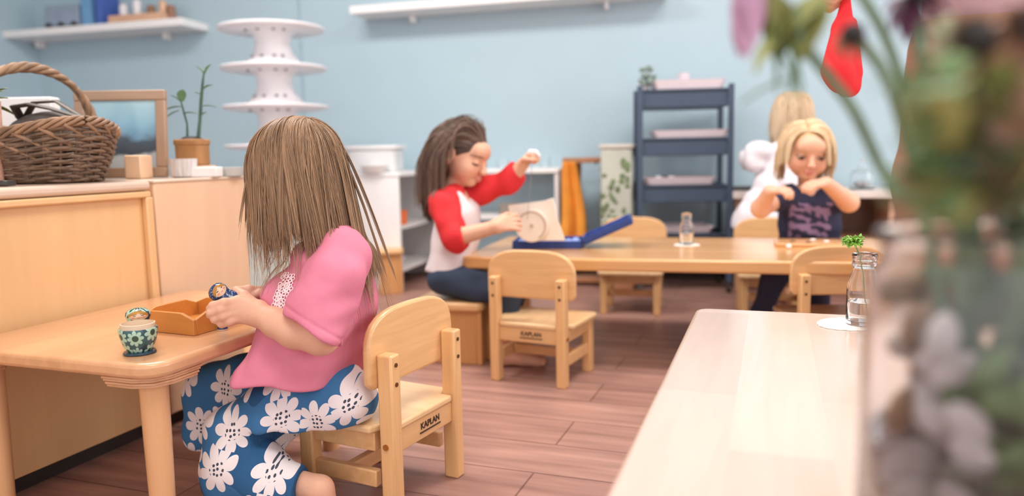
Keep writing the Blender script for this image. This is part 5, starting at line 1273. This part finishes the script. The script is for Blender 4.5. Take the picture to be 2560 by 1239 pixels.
# ---------------------------------------------------------------- blond child in navy
F3 = nrm((-.12, -1, 0)); R3 = np.cross(F3, Ug)                       # the child's right = left in the picture
pz = P(2020, 640, 3.02); root = thing('person', 'blond child in a navy printed T-shirt sitting behind the long table, hands raised', 'person', (pz.x, pz.y, .19), 0)
h3 = A3(2014, 378, 2.88); Rh3 = frame(F3 * .93 - Ug * .24, Ug - R3 * .06); S3 = 1.13
n0, n1 = A3(2018, 462, 2.93), A3(2016, 425, 2.91); hf3 = head_sdf(h3, Rh3, S3); nk3 = cap(n0, n1, .034, .032)
body = []; lo, hi = bbox([h3, n0], .135); body.append(sdf_mesh(lambda p: smin(hf3(p), nk3(p), .02), lo, hi, .0033))
for (sh, e_, w_, hd_, nn_, lf_, cu, col_) in ((A3(1972, 482, 2.93), A3(1902, 520, 2.82), A3(1924, 478, 2.74), (1962, 474, 2.70), (0, .4, -1), False, .6, 0), (A3(2076, 478, 2.93), A3(2122, 506, 2.80), A3(2066, 458, 2.72), (2002, 462, 2.70), (-.2, .3, -1), True, .45, 1)):
    dd = nrm(A3(*hd_) - w_); ar = union(chain([sh, e_, w_], [.036, .035, .023]), .012); hh = union(hand_caps(w_ - dd * .004, dd, nn_, 1.0, cu, .1, left=lf_, thumb=.7), .006)
    lo, hi = bbox([sh, e_, w_, w_ + dd * .12], .055); body.append(sdf_mesh(lambda p: smin(ar(p), hh(p), .014), lo, hi, .003))
hp3_ = np.array([pz.x, pz.y, .275]); ka = A3(1935, 690, 2.70); ka[2] = .25; kb = A3(2050, 690, 2.70); kb[2] = .25; aa = A3(1898, 742, 2.75); aa[2] = .07; ab = A3(2046, 745, 2.75); ab[2] = .07
lg = foot(aa, F3) + foot(ab, F3) + chain([ka, aa], [.036, .026]) + chain([kb, ab], [.036, .026]); lo, hi = bbox([ka, kb, aa, ab], .15); lo[2] = 0; body.append(sdf_mesh(union(lg, .01), lo, hi, .0045))
sm3 = A3(2020, 488, 2.93); tc3 = union([cap(hp3_, sm3, .05, .045), cap(A3(1972, 482, 2.93), A3(2076, 478, 2.93), .03, .03), cap(n0, sm3, .032, .04), cap(hp3_, ka, .045, .032), cap(hp3_, kb, .045, .032)], .01); lo, hi = bbox([hp3_, n0, ka, kb], .1); body.append(sdf_mesh(tc3, lo, hi, .007))
body_obj(root, 'body', body, lambda v: head_color(v, h3, Rh3, S3, (.55, .38, .22), closed=0, eye=(.06, .03, .02), brow=(.45, .28, .16)))
tor3 = []
for o_ in (-1, 1):
    q_ = [(hp3_ + [0, 0, .0], .045), (A3(2024, 560, 2.95), .045), (A3(2022, 510, 2.93), .042), (A3(2020, 488, 2.93), .048)]
    tor3 += chain([a + R3 * o_ * k for a, k in q_], [.078, .066, .060, .036])
t3u = union(tor3, .03); c3 = plane((0, 0, .232), -Ug); nc3 = ell(n0 + Ug * .012 + F3 * .02, (.055, .06, .04))
sl3 = union([cap(A3(1985, 482, 2.93), A3(1946, 500, 2.87), .040, .045), cap(A3(2062, 480, 2.93), A3(2094, 500, 2.87), .040, .045)], .005)
m_tee3 = vcol('navy_tee_lilac_print', .85)
def teecol(v):
    cols = np.tile(np.array(lin((48, 50, 78))[:3]), (len(v), 1)); x = (v - A3(2022, 540, 2.9)) @ R3; z = v[:, 2] - A3(2022, 540, 2.9)[2]
    front = (v - A3(2022, 540, 2.95)) @ F3 > .005
    pr = wrinkle(np.stack([x, z, x * 0], 1), 1, 150, 12) > .05
    band = (np.abs(x) < .075) & (z < .055) & (z > -.08)
    line = (np.abs(z - .028) < .005) | (np.abs(z + .03) < .004)
    m = front & band & (pr | (line & (np.abs(x) < .066))); cols[m] = lin((140, 116, 152))[:3]; return cols
lo, hi = bbox([hp3_, n0] + pp((1940, 500, 2.9), (2100, 500, 2.9)), .09)
cloth(root, 'printed_t_shirt', lambda p: smax(smax(smin(t3u(p), sl3(p), .02), c3(p), .01), -nc3(p), .006) + wrinkle(p, .003, 60, 16), lo, hi, .0035, m_tee3, colfn=teecol)
j3 = union([cap(hp3_ + R3 * .045, ka, .066, .040), cap(hp3_ - R3 * .045, kb, .066, .040), cap(ka, aa + Ug * .03, .041, .036), cap(kb, ab + Ug * .03, .041, .036)], .02)
st3 = lambda p: np.where((p - hp3_) @ F3 < .17, .1915 - p[:, 2], -1)
lo, hi = bbox([hp3_, ka, kb, aa, ab], .09); lo[2] = .07; cloth(root, 'trousers', lambda p: smax(j3(p), st3(p), .004) + wrinkle(p, .004, 50, 18), lo, hi, .0045, pmat('dark_navy_cloth', (58, 58, 84), .85, .1, 20))
m_h3 = hair_mat('blond_hair', (206, 166, 118), (252, 232, 198)); m_h3c = pmat('scalp_blond', (208, 170, 122), .6, .15, 90)
lo, hi = bbox([h3], .14); obj('hair_base', sdf_mesh(hair_cap(h3, Rh3, S3, .003), lo, hi, .0035), m_h3c, root, smooth='all', world=True)
reg3 = lambda q: (q[:, 2] > -.2) & ~((q[:, 1] > .30) & (q[:, 2] < .70)) & ~((q[:, 1] > -.05) & (q[:, 2] < .2))
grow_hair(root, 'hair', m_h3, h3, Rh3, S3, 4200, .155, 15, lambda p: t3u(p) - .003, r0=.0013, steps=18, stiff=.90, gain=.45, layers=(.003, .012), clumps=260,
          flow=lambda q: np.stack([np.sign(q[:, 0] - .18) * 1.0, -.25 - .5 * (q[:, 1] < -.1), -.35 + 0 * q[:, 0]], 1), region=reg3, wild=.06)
# ---------------------------------------------------------------- child in white, back to us
F4 = nrm((-.12, 1, 0)); R4 = np.cross(F4, Ug); base4 = P(1950, 600, 3.46)
root = thing('person', 'blond child in a white puff-sleeved dress standing with its back to us', 'person', (base4.x, base4.y, 0), 0)
h4 = A3(1980, 288, 3.50); Rh4 = frame(F4 * .9 - Ug * .35, Ug); S4 = 1.02
n0, n1 = A3(1966, 362, 3.46), A3(1980, 320, 3.50); hf4 = head_sdf(h4, Rh4, S4); nk4 = cap(n0, n1, .034, .031)
body = []; lo, hi = bbox([h4, n0], .135); body.append(sdf_mesh(lambda p: smin(hf4(p), nk4(p), .02), lo, hi, .004))
for sx, e_ in ((-1, A3(1884, 398, 3.44)), (1, A3(2040, 410, 3.52))):
    sh = A3(1966, 385, 3.46) + R4 * sx * .085; w_ = e_ + F4 * .11 + Ug * (-.02) - R4 * sx * .03; dd = nrm(F4 * .9 - R4 * sx * .3)
    ar = union(chain([sh, e_, w_], [.034, .03, .021]), .01); hh = union(hand_caps(w_, dd, (0, 0, -1), 1, .5, .1, left=sx < 0), .006)
    lo, hi = bbox([sh, e_, w_, w_ + dd * .12], .05); body.append(sdf_mesh(lambda p: smin(ar(p), hh(p), .01), lo, hi, .0035))
lg = []
for sx in (-1, 1):
    h_ = np.array([base4.x, base4.y, .42]) + R4 * sx * .045; k_ = h_ * [1, 1, 0] + [0, 0, .25]; a_ = h_ * [1, 1, 0] + [0, 0, .06]; lg += chain([h_, k_, a_], [.05, .036, .026]) + foot(a_, F4)
lo, hi = bbox([np.array([base4.x, base4.y, .0]), np.array([base4.x, base4.y, .45])], .16); lo[2] = 0; body.append(sdf_mesh(union(lg, .01), lo, hi, .0045))
tp4 = A3(1966, 385, 3.46); bt4 = np.array([base4.x, base4.y, .44]); lo, hi = bbox([tp4, bt4, A3(1884, 398, 3.44), A3(2040, 410, 3.52)], .1); body.append(sdf_mesh(union([cap(tp4, bt4, .045, .05), cap(A3(1884, 398, 3.44), tp4, .03, .04), cap(A3(2040, 410, 3.52), tp4, .03, .04), cap(bt4 - R4 * .045, bt4 + R4 * .045, .05, .05)], .01), lo, hi, .007))
body_obj(root, 'body', body, lambda v: head_color(v, h4, Rh4, S4, (.6, .42, .25)))
c4 = np.array(A3(1966, 385, 3.46)); d4 = []
for o_ in (-.045, .045): d4 += chain([c4 + R4 * o_, np.array(A3(1950, 460, 3.46)) + R4 * o_, np.array(A3(1925, 555, 3.46)) + R4 * o_ * 1.6], [.055, .066, .105])
d4u = union(d4, .03); arm4 = union([cap(A3(1884, 398, 3.44), A3(1884, 398, 3.44) + F4 * .14 + R4 * .03, .045, .04), cap(A3(2040, 410, 3.52), A3(2040, 410, 3.52) + F4 * .14, .045, .04)], .02); hem4 = plane(A3(1925, 568, 3.46), -Ug)
puff = union([ell(A3(1902, 378, 3.44), (.068, .06, .048)), ell(A3(2030, 392, 3.5), (.05, .05, .05)), ell(A3(1890, 412, 3.45), (.04, .05, .03))], .02)
low = ell(A3(1905, 545, 3.40), (.085, .05, .055)); lo, hi = bbox(pp((1868, 340, 3.4), (2050, 570, 3.5)), .14)
cloth(root, 'white_dress', lambda p: smax(smin(smin(smin(d4u(p), puff(p), .02), low(p), .03), arm4(p), .02), hem4(p), .008) + wrinkle(p, .006, 55, 26), lo, hi, .0045, pmat('white_muslin', (234, 228, 236), .85, .04, 12))
m_h4 = hair_mat('ash_blond_hair', (184, 150, 116), (242, 220, 190)); lo, hi = bbox([h4], .14); obj('hair_base', sdf_mesh(hair_cap(h4, Rh4, S4, .003), lo, hi, .004), m_h3c, root, smooth='all', world=True)
grow_hair(root, 'hair', m_h4, h4, Rh4, S4, 2600, .20, 35, lambda p: d4u(p) - .003, r0=.0018, steps=14, stiff=.7, layers=(.003, .013), clumps=140, flow=partflow(-.7, .0), wild=.06)
# ---------------------------------------------------------------- the adult at the right
ab_ = P(2430, 480, 1.92); F5 = nrm((-.55, .83, 0)); R5 = np.cross(F5, Ug)
root = thing('person', 'adult in rust-brown trousers and mauve top standing at right behind the flowers', 'person', (ab_.x, ab_.y, 0), 0)
hipL, hipR = A3(2375, 135, 1.83), A3(2560, 130, 2.0)
anL, anR = A3(2345, 620, 1.84) * [1, 1, 0] + [0, 0, .09], A3(2570, 620, 2.02) * [1, 1, 0] + [0, 0, .09]
m5 = (hipL + hipR) / 2; ch = m5 * [1, 1, 0] + [0, 0, 1.26]; sp5 = nrm((hipR - hipL) * [1, 1, 0])
tr5 = union([cap(hipL, hipL * [1, 1, 0] + [-.005, 0, .62], .092, .104), cap(hipL * [1, 1, 0] + [-.005, 0, .62], anL + [0, 0, .02], .104, .072), cap(hipR, hipR * [1, 1, 0] + [0, 0, .55], .095, .10), cap(hipR * [1, 1, 0] + [0, 0, .55], anR + [0, 0, .02], .10, .072), cap(hipL + [.03, 0, .06], hipR + [-.03, 0, .06], .10, .10)], .04)
lo, hi = bbox([hipL, hipR, anL, anR], .15); lo[2] = .04; wc = plane((0, 0, 1.0), Ug)
cloth(root, 'trousers', lambda p: smax(tr5(p), wc(p), .01) + wrinkle(p, .004, 30, 41), lo, hi, .007, pmat('rust_brown_cloth', (150, 112, 92), .85, .08, 8, .1))
tp5 = union([cap(m5 * [1, 1, 0] + [0, 0, .96], ch, .12, .10), cap(m5 * [1, 1, 0] + [0, 0, 1.0] + sp5 * .08, ch + sp5 * .10, .115, .095), cap(m5 * [1, 1, 0] + [0, 0, 1.0] - sp5 * .08, ch - sp5 * .10, .115, .095), cap(ch + sp5 * .13 + [0, 0, .05], ch - sp5 * .13 + [0, 0, .05], .06, .06)], .04)
hem5 = lambda p: smax(tp5(p), -(p[:, 2] - .958 - .15 * ((p - m5) @ sp5)), .006)
hand5 = A3(2112, -36, 1.72); shA = ch - sp5 * .16 + [0, 0, .04]; elA = (shA + hand5) / 2 + np.array([-.02, .06, -.07]); shB = ch + sp5 * .16 + [0, 0, .04]; elB = shB + np.array([.05, .03, -.27]); wB = elB + F5 * .22 + [0, 0, -.05]
slv5 = union(chain([shA, elA, elA * .3 + hand5 * .7], [.06, .05, .04]) + chain([shB, elB, elB * .4 + wB * .6], [.06, .05, .042]), .02)
lo, hi = bbox([m5, ch, shA, shB, elA, elB, hand5], .16); lo[2] = .9
cloth(root, 'mauve_top', lambda p: smin(hem5(p), slv5(p), .02) + wrinkle(p, .005, 34, 44), lo, hi, .006, pmat('mauve_cloth', (176, 142, 148), .85, .06, 10, .1))
h5 = ch + np.array([0, 0, .33]) + F5 * .02; Rh5 = frame(F5 - Ug * .35, Ug); hf5 = head_sdf(h5, Rh5, 1.18); nk5 = cap(ch + [0, 0, .08], h5 - [0, 0, .05], .05, .048)
body = []; lo, hi = bbox([h5, ch + [0, 0, .1]], .14); body.append(sdf_mesh(lambda p: smin(hf5(p), nk5(p), .02), lo, hi, .005))
for s_5, e_5, w_5, dh, ll, pn in ((shA, elA, hand5 + np.array([.03, .01, .04]), nrm((-.5, -.2, -.9)), False, (-.8, .3, .3)), (shB, elB, wB, F5, True, (0, 0, -1))):
    ar = union(chain([s_5, e_5, w_5], [.045, .038, .028]), .01); hh = union(hand_caps(w_5, dh, pn, 1.45, .8, .05, left=ll), .006)
    lo, hi = bbox([s_5, e_5, w_5, w_5 + dh * .15], .07); body.append(sdf_mesh(lambda p: smin(ar(p), hh(p), .01), lo, hi, .0045))
lg = foot(anL, F5, 1.4) + foot(anR, F5, 1.4) + [cap(anL, anL + [0, 0, .1], .045, .05), cap(anR, anR + [0, 0, .1], .045, .05)]; lo, hi = bbox([anL, anR], .27); lo[2] = 0; hi[2] = .25; body.append(sdf_mesh(union(lg, .012), lo, hi, .006))
lo, hi = bbox([hipL, hipR, ch, anL, anR], .14); body.append(sdf_mesh(union([cap(m5, ch, .07, .07), cap(shA, shB, .045, .045), cap(hipL, anL, .06, .045), cap(hipR, anR, .06, .045), cap(hipL, hipR, .07, .07), cap(ch, ch + [0, 0, .12], .05, .048)], .02), lo, hi, .009))
body_obj(root, 'body', body, lambda v: head_color(v, h5, Rh5, 1.18, (.12, .07, .05)))
lo, hi = bbox([h5], .17); obj('hair', sdf_mesh(lambda p: smin(hair_cap(h5, Rh5, 1.18, .014)(p), ell(h5 - F5 * .1 + Ug * .03, (.045, .045, .045))(p), .02) + .0025 * np.sin(((p - h5) @ R5) * 260), lo, hi, .005), m_h2c, root, smooth='all', world=True)
# red felt pouch hanging from the adult's hand
redu = union([cap(A3(2108, 80, 1.72), A3(2092, 172, 1.72), .026, .034), ell(A3(2104, 200, 1.72), (.030, .02, .030)), cap(A3(2116, -14, 1.72), A3(2110, 60, 1.72), .008, .020)], .02)
red2 = union([cap(A3(2124, 60, 1.735), A3(2130, 180, 1.735), .016, .023), ell(A3(2122, 215, 1.73), (.027, .02, .026))], .02)
lo, hi = bbox(pp((2112, -20, 1.72), (2112, 215, 1.72)), .075)
v_, f_2 = sdf_mesh(lambda p: smin(redu(p), red2(p), .005), lo, hi, .0022)
rp = A3(2112, 120, 1.72); g = obj('red_felt_pouch', (v_ - rp, f_2), pmat('red_felt', (226, 40, 48), .85, .05, 60, .1), smooth='all', loc=tuple(rp)); tag(g, 'bright red felt pouch hanging down beside the flower stems', 'pouch')
# ---------------------------------------------------------------- vase and flowers in front
vp = P(2225, 900, .44); VR = .066; vc = Vector((vp.x + VR * .98, vp.y + .02, .3652)); VH = P(2400, 575, .44).z - .3652
t = thing('glass_vase', 'large clear glass jar of water and stems at the right front', 'vase', tuple(vc))
pr = [(0, 0), (VR * .92, 0), (VR, .008), (VR, VH * .80), (VR * .93, VH * .90), (VR * .86, VH * .93), (VR * .86, VH * .96), (VR * .92, VH * .985), (VR * .90, VH), (VR * .86, VH * .99), (VR * .81, VH * .95), (VR * .81, VH * .92), (VR * .88, VH * .885), (VR - .004, VH * .79), (VR - .004, .014), (VR * .85, .008), (0, .008)]
obj('glass', M().lathe(pr, 64, close=False), glassmat('cloudy_glass', (.97, .96, .97, 1), .12), t, smooth='all')
wl = VH * .55
obj('water', M().lathe([(0, .0084), (VR * .84, .0084), (VR - .0044, .0145), (VR - .0044, wl), (0, wl)], 56, close=False), m_water, t, smooth=True)
cols = {'olive': (138, 142, 84), 'green': (100, 128, 80), 'deep': (66, 84, 64), 'sage': (158, 168, 136), 'lime': (156, 154, 92), 'purple': (178, 136, 164), 'plum': (100, 56, 84), 'brown': (160, 122, 98), 'black': (34, 28, 28), 'tan': (150, 120, 96), 'stem': (110, 134, 104), 'pale': (206, 198, 198)}  # 'pale' imitates the milky light seen through the vase
FM = {k: pmat('flower_' + k, c, .6, .2, 40) for k, c in cols.items()}
mouth = Vector((vc.x, vc.y, vc.z + VH))
def spray(label, pts, leaves, bloom=None, r=.0036, mat='stem', foot_=None, cat='flower', name='flower_stem'):
    """pts: (px, py, depth) above the vase; the stem goes on down through the mouth to the bottom of the vase"""
    fx, fy = foot_ if foot_ else (random.uniform(-.03, .03), random.uniform(-.03, .03))
    a = Vector((vc.x + fx, vc.y + fy, vc.z + .012)); mth = mouth + Vector((-fx * .9, -fy * .9, 0))
    q = [a, a.lerp(mth, .5), mth] + [P(*p) for p in pts]
    s = []
    for i in range(len(q) - 1):      # Catmull-Rom
        p0, p1, p2, p3 = q[max(i - 1, 0)], q[i], q[i + 1], q[min(i + 2, len(q) - 1)]
        for k in range(6):
            u = k / 6; s.append(.5 * ((2 * p1) + (p2 - p0) * u + (2 * p0 - 5 * p1 + 4 * p2 - p3) * u * u + (3 * p1 - p0 - 3 * p2 + p3) * u ** 3))
    s.append(q[-1])
    t = thing(name, label, cat, tuple(a), 0, None)
    L = lambda v: Vector(v) - a
    obj('stem', M().tube([L(x) for x in s], r, 8), FM[mat], t, smooth=True)
    for cname, lst in leaves.items():
        m_ = M()
        for (px, py, d, ang, ln, wd) in lst:
            leaf(m_, L(P(px, py, d)), (math.cos(ang), random.uniform(-.4, .4), math.sin(ang)), ln, wd, 8, .35)
        obj('leaves', m_, FM[cname], t, smooth=True)
    if bloom:
        (bx_, by_, bd), pc, pn, pl, cr = bloom; b0 = L(P(bx_, by_, bd)); m_ = M()
        for i in range(pn):
            aa_ = 2 * PI * i / pn; leaf(m_, b0, (math.cos(aa_), -.25, math.sin(aa_)), pl, pl * .34, 7, .5)
        obj('petals', m_, FM[pc], t, smooth=True); obj('flower_centre', M().ball(b0 - Vector((0, .004, 0)), cr, 14, 10), FM['black'], t, smooth=True)
    return t
D_ = math.radians
spray('arching stem with a broad olive leaf cluster hanging at the top centre-right', [(2235, 470, .50), (2130, 270, .50), (2010, 110, .50), (1985, 20, .50)],
      {'olive': [(1990, 60, .5, D_(215), .035, .013), (2040, -10, .5, D_(250), .034, .016), (1930, -15, .5, D_(-80), .034, .014), (2060, 20, .5, D_(200), .034, .012), (1965, 0, .5, D_(-100), .03, .013)],
       'green': [(1930, 60, .5, D_(-85), .034, .004), (1960, 90, .5, D_(-70), .03, .004), (1995, 195, .5, D_(185), .038, .004), (1930, 100, .5, D_(-60), .034, .0035), (2010, 110, .5, D_(-110), .03, .004)]}, foot_=(.02, .0))
spray('stem with drooping mauve blossom at the top, left of the olive leaves', [(2290, 400, .52), (2262, 230, .52), (2180, 30, .52), (2040, -130, .52), (1880, -80, .52)],
      {'purple': [(1880, -60, .52, D_(-100), .045, .012), (1850, -50, .52, D_(-80), .035, .012), (1890, -70, .52, D_(-60), .03, .012), (1850, 20, .52, D_(-85), .025, .006)]}, foot_=(-.02, .02))
spray('slender stem with a small dark-eyed brown flower in front of the red pouch', [(2310, 430, .48), (2215, 190, .48), (2130, 85, .48)], {'sage': [(2250, 250, .48, D_(60), .03, .004)]}, ((2125, 88, .48), 'brown', 9, .012, .0075), foot_=(.0, .03))
spray('stem with a plum flower at the top edge beside the mauve top', [(2330, 300, .5), (2300, 120, .5), (2285, 0, .5)], {'green': [(2320, 200, .5, D_(100), .03, .006)]}, ((2285, -8, .5), 'plum', 10, .022, .007), foot_=(.03, -.02))
def scatter(n, x0, x1, y0, y1, seed, d0=.40, d1=.52, ln=(.018, .034), wd=(.0045, .010)):
    r = np.random.default_rng(seed); return [(r.uniform(x0, x1), r.uniform(y0, y1), r.uniform(d0, d1) * .8, r.uniform(D_(20), D_(160)), r.uniform(*ln), r.uniform(*wd)) for _ in range(int(n * 1.9))]
spray('leafy flower with a large black eye, tallest just right of the red pouch', [(2400, 420, .40), (2415, 240, .36), (2420, 100, .35)], {'green': scatter(12, 2340, 2430, 220, 520, 1), 'sage': scatter(6, 2350, 2420, 130, 420, 2)}, ((2422, 98, .35), 'tan', 12, .022, .009), foot_=(-.01, -.03))
spray('leafy flower with a black eye cut by the right frame edge', [(2480, 420, .41), (2530, 240, .37), (2556, 80, .36)], {'olive': scatter(7, 2440, 2580, 180, 560, 3), 'brown': scatter(14, 2450, 2600, 120, 480, 4)}, ((2556, 76, .36), 'brown', 12, .024, .009), foot_=(.03, .02))
spray('bushy green foliage stem filling the middle of the bouquet', [(2370, 470, .39), (2350, 330, .35), (2345, 210, .33)], {'green': scatter(17, 2300, 2400, 200, 560, 5, .38, .44), 'lime': scatter(6, 2310, 2400, 220, 500, 6, .38, .42), 'olive': scatter(15, 2290, 2420, 260, 600, 9, .4, .45)}, foot_=(-.035, -.01), name='foliage_stem', cat='foliage')
spray('dark foliage stem low over the vase mouth at the right edge', [(2450, 500, .39), (2500, 400, .35), (2540, 300, .34)], {'deep': scatter(9, 2380, 2600, 330, 620, 7, .39, .45), 'tan': scatter(12, 2420, 2600, 260, 560, 8, .4, .46), 'lime': scatter(3, 2380, 2500, 350, 520, 10, .4, .42), 'olive': scatter(10, 2400, 2580, 200, 560, 19, .4, .46)}, foot_=(.01, .0), name='foliage_stem', cat='foliage')
# leaves of the bouquet that hang down inside the jar; pale blobs stand in for light through the glass
t = thing('submerged_leaves', 'dark green leaves and pale haze blobs added inside the glass vase', 'foliage', (vc.x, vc.y, vc.z + .01))
rr_ = np.random.default_rng(77)
for cn, k in (('deep', 90), ('green', 40), ('pale', 46), ('tan', 12)):
    m_ = M()
    for i in range(k):
        right = cn in ('deep', 'green')
        for _ in range(60):
            x_, y_ = rr_.uniform(-1, 1, 2) * (VR - .018)
            if math.hypot(x_, y_) < VR - .019 and ((x_ > -.026) if right else (x_ < -.024 + .014 * (y_ > 0))) : break
        z = rr_.uniform(.02, VH * .84)
        m_.ball((x_, y_, z), (.010, .004, .015) if right else (.010, .007, .016), 8, 5, Matrix.Rotation(rr_.uniform(0, 3), 3, 'Y'))
    obj('leaves' if cn != 'pale' else 'haze_blobs', m_, FM[cn], t, smooth=True)
